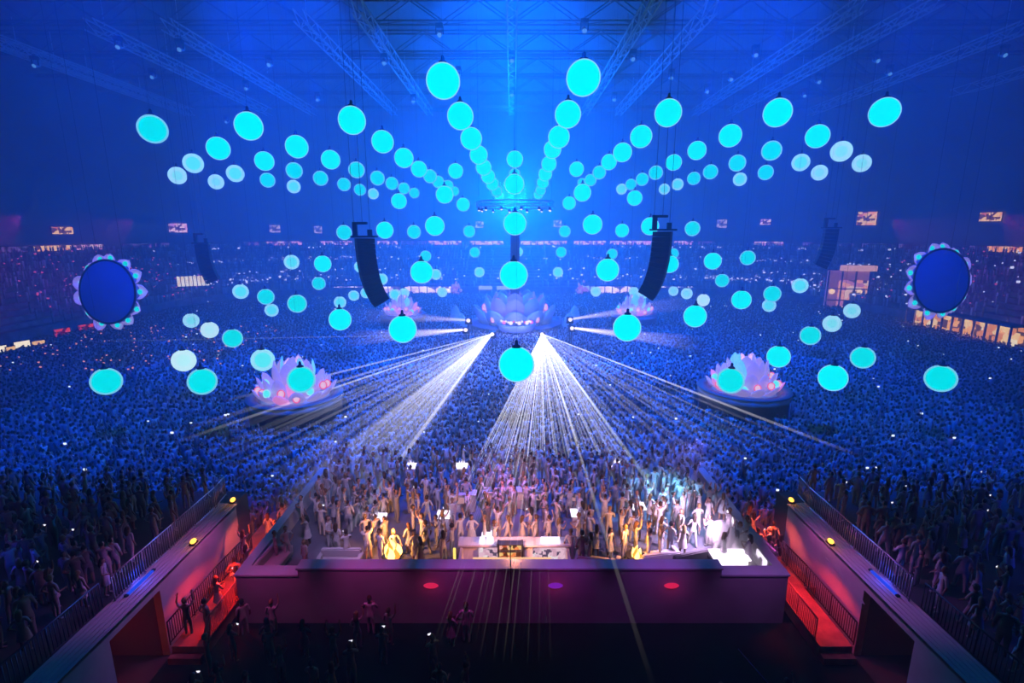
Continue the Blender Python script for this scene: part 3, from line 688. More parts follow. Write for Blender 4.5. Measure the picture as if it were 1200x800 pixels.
bm = BM(); box(bm, (bxw(625, by, 3), .42, .12), (bxw(664, by, 3), .55, .85)); obj('screen', bm, M_BARPINK, t)['label'] = 'pink lit screen'
for a_, b_ in ((584, 612),):
    bm = BM(); box(bm, (bxw(a_, by, 3), .3, .1), (bxw(b_, by, 3), .5, 1.25)); s_ = obj('shelf_unit', bm, M_BARORANGE, t)
    bm = BM()
    for zz in (.1, .5, .9, 1.25): box(bm, (bxw(a_, by, 3) - .05, .15, zz - .02), (bxw(b_, by, 3) + .05, .5, zz + .02))
    for xx in (a_, b_): box(bm, (bxw(xx, by, 3) - .04, .15, .1), (bxw(xx, by, 3) + .04, .5, 1.3))
    obj('shelf_frame', bm, M_BLACK, s_)
bm = BM(); box(bm, (bxw(555, by, 3), -.65, .93), (bxw(645, by, 3), -.35, 1.0)); obj('front_shelf', bm, emat('warm_ledge_strip', (1, .55, .3), 1.2), t)['label'] = 'front shelf glowing warm white'
for a_, b_, zz in ((562, 568, 1.02), (570, 578, 1.02), (634, 656, 1.02)):
    bm = BM(); box(bm, (bxw(a_, by + .7, 3.2), .6, zz), (bxw(b_, by + .7, 3.2), .9, zz + .16)); obj('drink_cooler', bm, M_LIGHTBOX, t)['label'] = 'lit white drink cooler'
bm = BM(); box(bm, (bxw(530, by, 3), .3, .1), (bxw(533, by, 3), .4, .95)); obj('light_tube', bm, emat('yellow_tube', (1, .7, .15), 1.5), t)
# dark cable hanging before the bar
a = at_y(598, 640, DY0 - .5); b = at_y(599, 705, DY0 - .5); bm = BM(); tube(bm, a, b, .02, n=6); tube(bm, b, b + Vector((0, 0, -1)), .02, n=6)
sphere(bm, a, .05, 8, 6); tag(obj('microphone_pole', bm, M_BLACK), 'thin dark pole standing before the glowing front bar', 'pole')
# rear bar counters
k = 0
for a_, b_, py, lb in ((520, 558, 581, 'leftmost'), (565, 592, 578, 'second from left'), (605, 640, 577, 'third from left'), (650, 690, 578, 'rightmost')):
    q, q2 = at_z(a_, py, DF + 1), at_z(b_, py, DF + 1)
    t = thing('rear_bar', f'white bar counter across the middle of the deck, {lb}', 'bar', (q.x, q.y, DF), group='rear bar counters')
    bm = BM(); box(bm, (0, 0, .98), (q2.x - q.x, .6, 1.05)); obj('counter_top', bm, M_CUSH, t)
    bm = BM(); box(bm, (.05, .08, 0), (q2.x - q.x - .05, .5, .98)); obj('counter', bm, M_CUSH, t)
    bm = BM(); box(bm, (.2, .0, .55), (q2.x - q.x - .3, .07, .85)); obj('light_panel', bm, emat('rear_panel', (.95, .45, .55), .6), t)
# sofas, tables
def sofa(lb, x, y, rz, wx=1.8, m=None):
    t = thing('sofa', lb, 'sofa', (x, y, DF), rz, 'deck sofas')
    bm = BM(); box(bm, (-wx / 2, -.4, .12), (wx / 2, .4, .42)); bmesh.ops.bevel(bm, geom=bm.edges[:], offset=.04, segments=2, affect='EDGES'); obj('seat', bm, m or M_CUSH, t)
    bm = BM(); box(bm, (-wx / 2, .3, .3), (wx / 2, .5, .8)); bmesh.ops.bevel(bm, geom=bm.edges[:], offset=.04, segments=2, affect='EDGES'); obj('backrest', bm, m or M_CUSH, t)
    for s in (-1, 1):
        bm = BM(); box(bm, (s * wx / 2 - .1, -.4, .12), (s * wx / 2 + .1, .45, .6)); bmesh.ops.bevel(bm, geom=bm.edges[:], offset=.03, segments=2, affect='EDGES'); obj('armrest', bm, m or M_CUSH, t)
    for sx_ in (-1, 1):
        for sy_ in (-1, 1): bm = BM(); tube(bm, (sx_ * wx * .42, sy_ * .32, 0), (sx_ * wx * .42, sy_ * .32, .13), .025, n=6); obj('leg', bm, M_BLACK, t)
for px, py, rz, lb in ((322, 655, 1.5, 'white sofa against the left parapet'), (398, 655, 0, 'white sofa behind the front parapet, left of the fire lamp'), (770, 648, 3.3, 'lavender sofa right of the orange lamp'),
                       (700, 655, 2.9, 'sofa in the lavender glow between bar and orange lamp'), (884, 640, -1.4, 'sofa along the right parapet light panels'), (430, 590, 0, 'sofa back on the left part of the deck'),
                       (815, 660, .3, 'dark grey sofa beside the white smoke')):
    q = dk(px, py + 12); sofa(lb, q.x, max(q.y, DY0 + .9), rz, m=mat('dark_sofa', (.08, .07, .10), .6) if 'dark' in lb else None)
def lit_table(px, py, lb, h=.75, w_=.7, glow=True):
    q = at_z(px, py, DF + h); t = table('lit_table', lb, q.x, max(q.y, DY0 + .75), DF, w_, w_, h, M_CUSH, group='lit deck tables', lightbox=glow)
    for i in range(4):
        bm = BM(); xx, yy = random.uniform(-.25, .25), random.uniform(-.25, .25)
        lathe(bm, [(0, h), (.035, h), (.04, h + .18), (.015, h + .24), (.015, h + .3), (0, h + .3)], 8, c=(xx, yy, 0)); obj('bottle', bm, emat('lit_bottle', (.9, .8, 1), 1.6), t)
for px, py, lb in ((444, 605, 'glowing white table left of the orange fire'), (520, 602, 'glowing white table left of the front bar'), (677, 600, 'glowing white table right of the front bar'),
                   (748, 592, 'glowing white table on the right half of the deck'), (483, 545, 'small glowing table at the back left of the deck'), (541, 545, 'small glowing table at the back middle'),
                   (722, 543, 'small glowing table at the back right of the deck'), (573, 628, 'glowing ice table just behind the bar, left')):
    lit_table(px, py, lb)
# white smoke machine glow on the right: lit ice counter
q = dk(858, 668); t = thing('ice_counter', 'overexposed white light counter in the right corner of the deck', 'counter', (q.x, max(q.y, 20.0), DF))
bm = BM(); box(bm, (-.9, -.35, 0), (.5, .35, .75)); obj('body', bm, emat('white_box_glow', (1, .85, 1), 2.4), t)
bm = BM(); box(bm, (-1.0, -.42, .75), (.6, .42, .8)); obj('top', bm, M_LIGHTBOX, t)
# fire bowls
def fire(px, py, lb, s=1.0, bowl_r=.45):
    q = dk(px, py); q.y = max(q.y, DY0 + .9)
    t = thing('fire_bowl', lb, 'fire bowl', (q.x, q.y, DF + .0), group='fire bowls')
    bm = BM(); lathe(bm, [(0, 0), (.2, 0), (.12, .25), (bowl_r * .8, .42), (bowl_r, .6), (bowl_r - .05, .6), (.1, .5), (0, .5)], 20); obj('bowl', bm, M_BLACK, t)
    rr = random.Random(3)
    for i in range(9):
        a = i * 2.4; r_ = .3 * (i % 3) / 2 * s; h = rr.uniform(.5, .95) * s * (1.6 if i == 0 else 1)
        bm = BM(); lathe(bm, [(0, .5), (.15 * s, .55), (.19 * s, .55 + h * .3), (.10 * s, .55 + h * .65), (.0, .55 + h)], 10, c=(r_ * math.cos(a), r_ * math.sin(a), 0))
        for v in bm.verts: v.co.x += .12 * math.sin(v.co.z * 7 + i) * (v.co.z - .5)
        obj('flame', bm, emat('flame_core', (1, .62, .16), 4.5) if i % 2 == 0 else emat('flame_outer', (1, .25, .03), 2.2), t)
    point('fire_light', (q.x, q.y + .1, DF + 1.9), (1, .36, .07), 420 * s, .15, spot=150, target=(q.x, q.y + 3, DF - 1))
fire(460, 664, 'orange fire bowl burning behind the front parapet, left part of the deck', .95)
fire(744, 664, 'smaller orange fire bowl burning behind the front parapet, right part', .6)

# ------------------------------------------------------------------ people
M_SKIN = mat('skin', (.50, .30, .22), .6); M_SKIN2 = mat('skin_tan', (.30, .17, .11), .6)
M_HAIR = mat('hair_dark', (.025, .016, .012), .55); M_HAIR2 = mat('hair_fair', (.30, .19, .08), .55); M_HAIR3 = mat('hair_brown', (.10, .05, .025), .55)
M_SHOE = mat('pale_shoe', (.5, .48, .45), .6); M_EYE = mat('eye_dark', (.02, .015, .015), .3); M_LIP = mat('lip', (.35, .10, .09), .5)
def cloth(name, base, var=.12):
    m = mat(name, base, .85); nt = m.node_tree; b = nt.nodes['Principled BSDF']
    oi = nt.nodes.new('ShaderNodeObjectInfo'); r = nt.nodes.new('ShaderNodeMapRange'); r.inputs[3].default_value = 1 - var; r.inputs[4].default_value = 1
    h = nt.nodes.new('ShaderNodeHueSaturation'); h.inputs['Color'].default_value = (*base, 1)
    nt.links.new(oi.outputs['Random'], r.inputs[0]); nt.links.new(r.outputs[0], h.inputs['Value']); nt.links.new(h.outputs[0], b.inputs['Base Color']); return m
M_SHIRT = cloth('white_cotton', (.80, .79, .80), .35); M_TROU = cloth('white_linen', (.72, .71, .72), .3)
POSES = {   # elbow L, hand L, elbow R, hand R  (x to the right, y forward), label
    'relaxed': ((-.27, -.02, 1.12), (-.28, .08, .86), (.27, -.02, 1.12), (.28, .08, .86), 'arms hanging'),
    'arms_up': ((-.30, .06, 1.62), (-.24, .10, 1.90), (.30, .06, 1.62), (.26, .12, 1.92), 'both arms raised'),
    'one_up': ((-.27, -.02, 1.12), (-.24, .14, .92), (.28, .10, 1.60), (.22, .16, 1.88), 'right arm raised'),
    'phone': ((-.24, .14, 1.22), (-.09, .34, 1.46), (.24, .14, 1.22), (.09, .34, 1.46), 'both hands held up before the face'),
    'clap': ((-.28, .10, 1.16), (-.07, .34, 1.20), (.28, .10, 1.16), (.07, .34, 1.20), 'hands together before the chest'),
    'hip': ((-.36, -.06, 1.14), (-.20, .04, 1.00), (.26, .02, 1.14), (.22, .26, 1.12), 'one hand on the hip'),
    'step': ((-.26, .10, 1.14), (-.24, .28, .98), (.26, -.12, 1.14), (.28, -.06, .90), 'mid-step'),
}
dg_needed = True
def skin_mesh(pose, female, sub, step=False):
    e1, h1, e2, h2, _ = POSES[pose]
    k = .93 if female else 1.0; sh = .165 if female else .195; hp = .10 if female else .09
    V = [((0, 0, .98), .135, .105), ((0, 0, 1.12), .115 if female else .135, .09), ((0, .01, 1.30), .145 if female else .165, .105), ((0, 0, 1.43), .10, .08), ((0, 0, 1.51), .052, .055), ((0, .01, 1.56), .05, .055)]
    E = [(0, 1), (1, 2), (2, 3), (3, 4), (4, 5)]
    fy = (.22, -.18) if step else (.03, -.02)
    for s, e, h, f in ((-1, e1, h1, fy[0]), (1, e2, h2, fy[1])):
        b = len(V); sx = s * sh
        V += [((sx, 0, 1.405), .062, .062), (tuple(Vector((sx, 0, 1.405)).lerp(Vector(e), .5)), .052, .052), (e, .043, .043), (tuple(Vector(e).lerp(Vector(h), .85)), .030, .030), (h, .034, .022)]
        E += [(3, b), (b, b + 1), (b + 1, b + 2), (b + 2, b + 3), (b + 3, b + 4)]
        b = len(V); lx = s * hp
        V += [((lx, 0, .88), .098, .10), ((lx * 1.1, f * .5 + .02, .50), .062, .065), ((lx * 1.15, f * .7, .30), .054, .058), ((lx * 1.2, f - .02, .08), .038, .042), ((lx * 1.3, f + .12, .035), .042, .032)]
        E += [(0, b), (b, b + 1), (b + 1, b + 2), (b + 2, b + 3), (b + 3, b + 4)]
    me = bpy.data.meshes.new('p'); me.from_pydata([v[0] for v in V], E, []); me.update()
    o = bpy.data.objects.new('p', me); C.objects.link(o); m = o.modifiers.new('s', 'SKIN'); m.use_smooth_shade = True; m.branch_smoothing = .3
    sv = me.skin_vertices[0].data
    for i, v in enumerate(V): sv[i].radius = (v[1], v[2]); sv[i].use_root = (i == 0)
    if sub: s_ = o.modifiers.new('u', 'SUBSURF'); s_.levels = sub; s_.render_levels = sub
    dg = bpy.context.evaluated_depsgraph_get(); dg.update()
    r = bpy.data.meshes.new_from_object(o.evaluated_get(dg)); bpy.data.objects.remove(o); bpy.data.meshes.remove(me)
    bm = bmesh.new(); bm.from_mesh(r); bpy.data.meshes.remove(r)
    for v in bm.verts: v.co *= k
    return bm, k
def hands_head(bm, pose, k, hi=True):
    """add head with face, fingers and thumb (same mesh)"""
    n0 = len(bm.faces)
    z = 1.655 * k
    sphere(bm, (0, .015 * k, z), .105 * k, 16 if hi else 6, 12 if hi else 5, mi=1, s=(.80, .95, 1.16))
    if hi:
        tube(bm, (0, .10 * k, z + .02), (0, .135 * k, z - .022), .010, .018, n=5, mi=1)             # nose
        for s in (-1, 1):
            sphere(bm, (s * .084 * k, .01, z - .005), .026, 6, 5, mi=1, s=(.45, .8, 1.2))          # ears
            sphere(bm, (s * .033 * k, .100 * k, z + .012), .012, 6, 4, mi=3, s=(1.3, .6, .8))      # eyes
        sphere(bm, (0, .100 * k, z - .052), .012, 6, 4, mi=4, s=(2.0, .7, .6))                     # mouth
        e1, h1, e2, h2, _ = POSES[pose]
        for s, e, h in ((-1, e1, h1), (1, e2, h2)):
            e, h = Vector(e) * k, Vector(h) * k; d = (h - e).normalized()
            side = d.cross(Vector((0, 1, 0)) if abs(d.y) < .8 else Vector((0, 0, 1))).normalized(); cu = side.cross(d).normalized() * .25
            for j, L in enumerate((.066, .078, .074, .058)):
                b0 = h + side * (.027 - .018 * j); kn = b0 + d * L * .6; tube(bm, b0, kn, .0095, .0085, n=5, mi=1); tube(bm, kn, kn + (d + cu).normalized() * L * .55, .0085, .006, n=5, mi=1)
            b0 = h - d * .03 + side * .03; kn = b0 + (d * .6 + side).normalized() * .035; tube(bm, b0, kn, .012, .010, n=5, mi=1); tube(bm, kn, kn + (d + side * .2).normalized() * .03, .010, .007, n=5, mi=1)
def paint(bm, pose, female, dress, k):
    e1, h1, e2, h2, _ = POSES[pose]
    for f in bm.faces:
        c = f.calc_center_median() / k
        if f.material_index in (1, 3, 4): continue
        mi = 0
        if c.z > 1.475 and abs(c.x) < .13 and c.z < 1.6: mi = 1
        for e, h in ((e1, h1), (e2, h2)):
            e, h = Vector(e), Vector(h); d = h - e; tt = (c - e).dot(d) / d.length_squared
            if tt > -.1 and (c - e - d * max(0, min(1, tt))).length < .085: mi = 1
        if mi == 0:
            if c.z < .93: mi = 2
            if dress and c.z < .52: mi = 1
            if c.z < .10: mi = 5
        f.material_index = mi
def hair_bm(female, k, lo=False):
    bm = BM(); z = 1.655 * k; r = .105 * k
    g = bmesh.ops.create_uvsphere(bm, u_segments=14 if not lo else 6, v_segments=10 if not lo else 5, radius=r * 1.09, matrix=Matrix.Translation((0, .0 * k, z + .012)) @ Matrix.Diagonal((.84, .98, 1.14, 1)))
    dele = [v for v in bm.verts if (v.co.y > .035 and v.co.z < z + .055) or v.co.z < z - (.07 if not female else .09)]
    bmesh.ops.delete(bm, geom=dele, context='VERTS')
    if female:
        rings = []
        for zz, w_, y0, dd in ((z + .03, .088, -.03, .075), (z - .07, .10, -.06, .06), (z - .17, .09, -.085, .05), (z - .27, .045, -.09, .03)):
            rings.append([bm.verts.new((w_ * math.cos(a), y0 + dd * math.sin(a), zz)) for a in [2 * math.pi * i / 8 for i in range(8)]])
        for A, B in zip(rings, rings[1:]):
            for i in range(8): bm.faces.new((A[i], A[(i + 1) % 8], B[(i + 1) % 8], B[i]))
        bm.faces.new(rings[-1])
    for f in bm.faces: f.smooth = True
    return bm
def skirt_bm(k):
    bm = BM(); rings = []
    for zz, rx, ry in ((1.02, .135, .11), (.92, .175, .14), (.75, .20, .16), (.56, .235, .20)):
        rings.append([bm.verts.new((k * rx * math.cos(a), k * (ry * math.sin(a) + .01), k * zz)) for a in [2 * math.pi * i / 14 for i in range(14)]])
    for A, B in zip(rings, rings[1:]):
        for i in range(14): f = bm.faces.new((A[i], A[(i + 1) % 14], B[(i + 1) % 14], B[i])); f.smooth = True
    return bm
def tomesh(bm, name, mats):
    bmesh.ops.recalc_face_normals(bm, faces=bm.faces)
    me = bpy.data.meshes.new(name); bm.to_mesh(me); bm.free()
    for m in mats: me.materials.append(m)
    me.polygons.foreach_set('use_smooth', [True] * len(me.polygons)); return me
PROTO = []
pi_ = 0
for pose in POSES:
    for female in (0, 1):
        dress = female and pose in ('relaxed', 'arms_up', 'clap', 'hip')
        bm, k = skin_mesh(pose, female, 1, pose == 'step'); hands_head(bm, pose, k)
        paint(bm, pose, female, dress, k)
        for sk in (M_SKIN, M_SKIN2)[:1] if pi_ % 3 else (M_SKIN2,):
            me = tomesh(bm, 'person', [M_SHIRT, sk, M_TROU if not dress else M_SHIRT, M_EYE, M_LIP, M_SHOE])
        hm = []
        for hmn, hmat in (('dark', M_HAIR), ('fair', M_HAIR2), ('brown', M_HAIR3)):
            h_ = hair_bm(female, k); hm.append((hmn, tomesh(h_, 'hair', [hmat])))
        skm = tomesh(skirt_bm(k), 'skirt', [M_SHIRT]) if dress else None
        # low detail version for the distant crowd
        bl, _ = skin_mesh(pose, female, 0, pose == 'step'); hands_head(bl, pose, k, False); paint(bl, pose, female, dress, k)
        z = 1.665 * k; hl = hair_bm(False, k, True)
        m_ = bpy.data.meshes.new('t'); hl.to_mesh(m_); hl.free(); nf = len(bl.faces); bl.from_mesh(m_); bpy.data.meshes.remove(m_)
        bl.faces.ensure_lookup_table()
        for f in bl.faces[nf:]: f.material_index = 3
        bmesh.ops.triangulate(bl, faces=bl.faces[:]); bl.verts.ensure_lookup_table()
        for i, v in enumerate(bl.verts): v.index = i
        LO = (np.array([v.co[:] for v in bl.verts], np.float32), np.array([[v.index for v in f.verts] for f in bl.faces], np.int32),
              np.array([{4: 1, 5: 0}.get(f.material_index, f.material_index) for f in bl.faces], np.int32)); bl.free()
        PROTO.append(dict(pose=pose, female=female, dress=dress, me=me, hair=hm, skirt=skm, lo=LO)); pi_ += 1
# very simple far version: legs, torso, shoulders, neck, head
def far_proto(arms):
    vs, fs, ms = [], [], []
    def ring(z, rx, ry, n=5, cx=0, cy=0):
        b = len(vs)
        for i in range(n): a = 2 * math.pi * i / n + .3; vs.append((cx + rx * math.cos(a), cy + ry * math.sin(a), z))
        return list(range(b, b + n))
    def bridge(A, B, m):
        n = len(A)
        for i in range(n): fs.extend([(A[i], A[(i + 1) % n], B[(i + 1) % n]), (A[i], B[(i + 1) % n], B[i])]); ms.extend([m, m])
    def cap_(A, m):
        for i in range(1, len(A) - 1): fs.append((A[0], A[i], A[i + 1])); ms.append(m)
    prev = None
    for z, rx, ry, m in ((.0, .12, .10, 2), (.9, .19, .13, 2), (1.1, .16, .11, 0), (1.38, .235, .12, 0), (1.47, .09, .07, 0)):
        A = ring(z, rx, ry); 
        if prev: bridge(prev, A, m)
        prev = A
    cap_(prev, 0)
    prev = None
    for z, r_, m in ((1.50, .05, 1), (1.60, .10, 1), (1.70, .105, 3), (1.77, .05, 3)):
        A = ring(z, r_, r_ * 1.1)
        if prev: bridge(prev, A, m)
        prev = A
    cap_(prev, 3)
    if arms:
        for s in ((-1, 1) if arms == 2 else (1,)):
            A = ring(1.38, .055, .05, 3, s * .22); B = ring(1.62, .045, .04, 3, s * .28, .04); D = ring(1.92, .035, .03, 3, s * .24, .1)
            bridge(A, B, 0); bridge(B, D, 1); cap_(D, 1)
    return np.array(vs, np.float32), np.array(fs, np.int32), np.array(ms, np.int32)
FAR = [far_proto(0), far_proto(0), far_proto(1), far_proto(2)]

# positions --------------------------------------------------
LPOS = [(p.x, p.y, 4.5) for p in LOT]
def field_ok(x, y):
    if not inside(x, y, .6): return False
    if abs(x - .5) < 9.6 and (x - .5) ** 2 + (y - SY) ** 2 < 94: return False
    if abs(x) < 11.9 and y < DY1 + .3: return False
    if 11.9 <= abs(x) < 14.2 and y < 27.2: return False
    if abs(x) >= 13.9 and y < 25.6: return False
    for a, b, r_ in LPOS:
        if (x - a) ** 2 + (y - b) ** 2 < r_ * r_: return False
    return True
def visible(x, y, z, m=60):
    p = Vector((x, y, z + 1.0)); d = depth(p)
    if d < 1: return False
    u, v, _ = pix(p); return -m < u < 1200 + m and -m < v < 800 + m
near = []       # zone, x, y, z, facing
rp = random.Random(99)
def scatter(zone, x0, x1, y0, y1, z, n, dmin, ok=lambda x, y: True, face=0, vis=True):
    pts = []; tries = 0
    while len(pts) < n and tries < n * 60:
        tries += 1; x, y = rp.uniform(x0, x1), rp.uniform(y0, y1)
        if not ok(x, y) or (vis and not visible(x, y, z, 25)): continue
        if any((x - a) ** 2 + (y - b) ** 2 < dmin * dmin for a, b in pts): continue
        pts.append((x, y)); near.append((zone, x, y, z, face + rp.gauss(0, .5)))
    return pts
# people picked out in the photo on the deck: pixel of the feet
deckp = [(338, 655), (362, 640), (378, 628), (430, 640), (447, 662), (463, 658), (487, 660), (500, 650), (512, 640), (520, 660), (396, 652), (408, 660), (421, 618), (400, 600), (384, 610),
         (540, 640), (553, 640), (568, 642), (595, 640), (612, 640), (628, 642), (643, 640), (655, 642), (668, 660), (681, 664), (691, 662), (714, 655), (731, 655), (744, 648), (759, 662), (784, 650), (799, 652), (796, 632), (811, 640), (828, 620), (845, 610), (864, 650), (872, 645)]
dpts = []
for px, py in deckp:
    q = dk(px, py); q.y = max(q.y, DY0 + .7)
    dpts.append((q.x, q.y)); near.append(('deck_front', q.x, q.y, DF, rp.gauss(0, .8)))
scatter('deck', -DX + .8, DX - .8, DY0 + 1.2, DY1 - .3, DF, 135, .55, lambda x, y: all((x - a) ** 2 + (y - b) ** 2 > .3 for a, b in dpts) and (y > 21.5 or abs(x) > 2.6) and not (y < 23 and -8 < x < -5.5))
scatter('side_left', -30, -15.6, 10, 25, 3.25, 62, .62, face=-.3); scatter('side_right', 15.6, 30, 10, 25, 3.25, 62, .62, face=.3)
scatter('pit', -11.5, -1.5, 12.5, 18.2, DB, 26, .6); scatter('pit', 6.5, 9.8, 12.5, 14.4, DB, 2, .8)
scatter('walk_left', -13.1, -12.0, 17.4, 26.5, 1.1, 13, .45); scatter('walk_right', 12.0, 13.1, 20.0, 26.5, 1.1, 12, .45)
zone_txt = {'deck_front': 'at the front of the VIP deck', 'deck': 'on the VIP deck', 'side_left': 'in the dark crowd beyond the left wall railing', 'side_right': 'in the dark crowd beyond the right wall railing',
            'pit': 'in the black pit below the parapet', 'walk_left': 'on the left red walkway', 'walk_right': 'on the right red walkway'}
near_n = len(near)
zones = {}
for i, n_ in enumerate(near): zones.setdefault(n_[0], []).append(i)
NL = {}
for zn, ids in zones.items():
    # rows by distance, then counted from the left inside each row
    ids.sort(key=lambda i: near[i][2]); rown = 9
    rows = [ids[i:i + rown] for i in range(0, len(ids), rown)]
    for r_, row in enumerate(rows):
        row.sort(key=lambda i: pix((near[i][1], near[i][2], near[i][3]))[0])
        for c_, i in enumerate(row): NL[i] = (ordn(r_ + 1) + ' row', ordn(c_ + 1) + ' from left')
shortz = {'deck_front': 'deck front', 'deck': 'VIP deck', 'side_left': 'left platform', 'side_right': 'right platform', 'pit': 'dark pit', 'walk_left': 'left red walkway', 'walk_right': 'right red walkway'}
for i, (zn, x, y, z, fc) in enumerate(near):
    pr = rp.choice(PROTO) if zn != 'pit' else rp.choice(PROTO)
    hn, hm = rp.choice(pr['hair'])
    what = ('dress' if pr['dress'] else 'clothes')
    ps = {'relaxed': 'standing', 'arms_up': 'arms raised', 'one_up': 'one arm raised', 'phone': 'hands at face', 'clap': 'hands together', 'hip': 'hand on hip', 'step': 'stepping'}[pr['pose']]
    row, col = NL[i]
    lb = f"{hn}-haired person in white {what}, {ps}, {shortz[zn]}, {row}, {col}"
    if len(lb.replace('-', ' ').split()) > 16: lb = lb.replace('-haired person', ' hair,')
    o = bpy.data.objects.new('person', pr['me']); C.objects.link(o); o.location = (x, y, z); o.rotation_euler = (0, 0, fc + (rp.uniform(-2.5, 2.5) if zn.startswith('deck') else 0))
    s = rp.uniform(.94, 1.06); o.scale = (s, s, s)
    tag(o, lb, 'person', {'deck_front': 'people on the VIP deck', 'deck': 'people on the VIP deck', 'side_left': 'people on the left platform', 'side_right': 'people on the right platform', 'pit': 'people in the pit', 'walk_left': 'people on the left walkway', 'walk_right': 'people on the right walkway'}[zn])
    h = bpy.data.objects.new('hair', hm); C.objects.link(h); h.parent = o
    if pr['skirt']: h = bpy.data.objects.new('skirt', pr['skirt']); C.objects.link(h); h.parent = o
    if pr['pose'] == 'phone' and rp.random() < .7:
        bm = BM(); kk = .93 if pr['female'] else 1; box(bm, (-.07, .37 * kk, 1.44 * kk), (.07, .382 * kk, 1.53 * kk)); box(bm, (-.064, .366 * kk, 1.446 * kk), (.064, .37 * kk, 1.524 * kk), mi=1)
        ph = obj('phone', bm, [M_BLACK, emat('phone_screen', (.85, .85, 1), 1.5)]); ph.location = o.location; ph.rotation_euler = o.rotation_euler; ph.scale = o.scale
        tag(ph, f'lit phone held up, {shortz[zn]}, {row}, {col}', 'phone', 'phones held up')

# the uncountable crowd as one mesh --------------------------------------------------
def crowd_mesh(name, P, protos, label):
    """P rows: x y z rot scale proto tint"""
    VS, FS, MS, TS = [], [], [], []; base = 0
    P = np.asarray(P)
    for k, (v, f, m) in enumerate(protos):
        Q = P[P[:, 5] == k]
        if not len(Q): continue
        c, s = np.cos(Q[:, 3]), np.sin(Q[:, 3]); n = len(v)
        x = (v[None, :, 0] * c[:, None] - v[None, :, 1] * s[:, None]) * Q[:, 4:5] + Q[:, 0:1]
        y = (v[None, :, 0] * s[:, None] + v[None, :, 1] * c[:, None]) * Q[:, 4:5] + Q[:, 1:2]
        z = v[None, :, 2] * Q[:, 4:5] + Q[:, 2:3]
        VS.append(np.stack([x, y, z], -1).reshape(-1, 3).astype(np.float32))
        FS.append((f[None] + (base + np.arange(len(Q)) * n)[:, None, None]).reshape(-1, 3)); base += n * len(Q)
        MS.append(np.tile(m, len(Q))); TS.append(np.repeat(Q[:, 6], n))
    V = np.concatenate(VS); Fc = np.concatenate(FS).astype(np.int32); Mi = np.concatenate(MS).astype(np.int32); Ti = np.concatenate(TS).astype(np.float32)
    me = bpy.data.meshes.new(name); me.vertices.add(len(V)); me.vertices.foreach_set('co', V.ravel())
    me.loops.add(Fc.size); me.loops.foreach_set('vertex_index', Fc.ravel()); me.polygons.add(len(Fc))
    me.polygons.foreach_set('loop_start', np.arange(0, Fc.size, 3, dtype=np.int32)); me.polygons.foreach_set('material_index', Mi)
    me.polygons.foreach_set('use_smooth', np.ones(len(Fc), bool))
    a = me.attributes.new('tint', 'FLOAT', 'POINT'); a.data.foreach_set('value', Ti); me.update(calc_edges=True)
    for m in (CM_SHIRT, M_SKIN, CM_TROU, M_HAIR): me.materials.append(m)
    o = bpy.data.objects.new(name, me); C.objects.link(o); tag(o, label, 'crowd', kind='stuff'); print(name, len(P), len(Fc)); return o
def tint_mat(name, lo, hi):
    m = mat(name, hi, .85); nt = m.node_tree; b = nt.nodes['Principled BSDF']
    at = nt.nodes.new('ShaderNodeAttribute'); at.attribute_name = 'tint'; r = nt.nodes.new('ShaderNodeValToRGB')
    r.color_ramp.elements[0].color = (*lo, 1); r.color_ramp.elements[1].color = (*hi, 1)
    nt.links.new(at.outputs['Fac'], r.inputs[0]); nt.links.new(r.outputs[0], b.inputs['Base Color']); return m
CM_SHIRT = tint_mat('crowd_cotton', (.16, .16, .18), (.86, .85, .86)); CM_TROU = tint_mat('crowd_linen', (.15, .15, .17), (.75, .74, .75))
lo_p = [p['lo'] for p in PROTO]
wts = np.array([{'relaxed': 3, 'arms_up': 1.2, 'one_up': 1.2, 'phone': 1, 'clap': 1.5, 'hip': 1.5, 'step': .8}[p['pose']] for p in PROTO]); wts /= wts.sum()
mid, far = [], []
g = .60
for iy in range(int(24 / g), int(134 / g)):
    for ix in range(int(-74 / g), int(74 / g) + 1):
        y = iy * g; sp = 1.0
        x = ix * g + (g / 2 if iy % 2 else 0) + RS.uniform(-.24, .24); yy = y + RS.uniform(-.24, .24)
        if RS.rand() < .10 or not field_ok(x, yy) or not visible(x, yy, 0, 15): continue
        a = math.atan2(-(x - .5), SY - yy) + RS.normal(0, .5); s = RS.uniform(.9, 1.06); ti = RS.beta(1.3, 1.1)
        dd = math.hypot(x, yy)
        (mid if dd < 52 else far).append((x, yy, 0, a, s, RS.choice(len(lo_p), p=wts) if dd < 52 else RS.choice(4, p=[.4, .3, .17, .13]), ti))
TD = np.array([(n_[1], n_[2]) for n_ in near if n_[0].startswith('deck')])
for iy in range(int(21 / .6), int((DY1 - .3) / .6)):
    for ix in range(-19, 20):
        x, y = ix * .6 + RS.uniform(-.2, .2), iy * .6 + RS.uniform(-.2, .2)
        if abs(x) > DX - .6 or RS.rand() < (.35 if y > 24 else .75) or ((TD[:, 0] - x) ** 2 + (TD[:, 1] - y) ** 2).min() < .22: continue
        mid.append((x, y, DF, RS.normal(0, 1), RS.uniform(.92, 1.06), RS.choice(len(lo_p), p=wts), RS.beta(1.6, 1)))
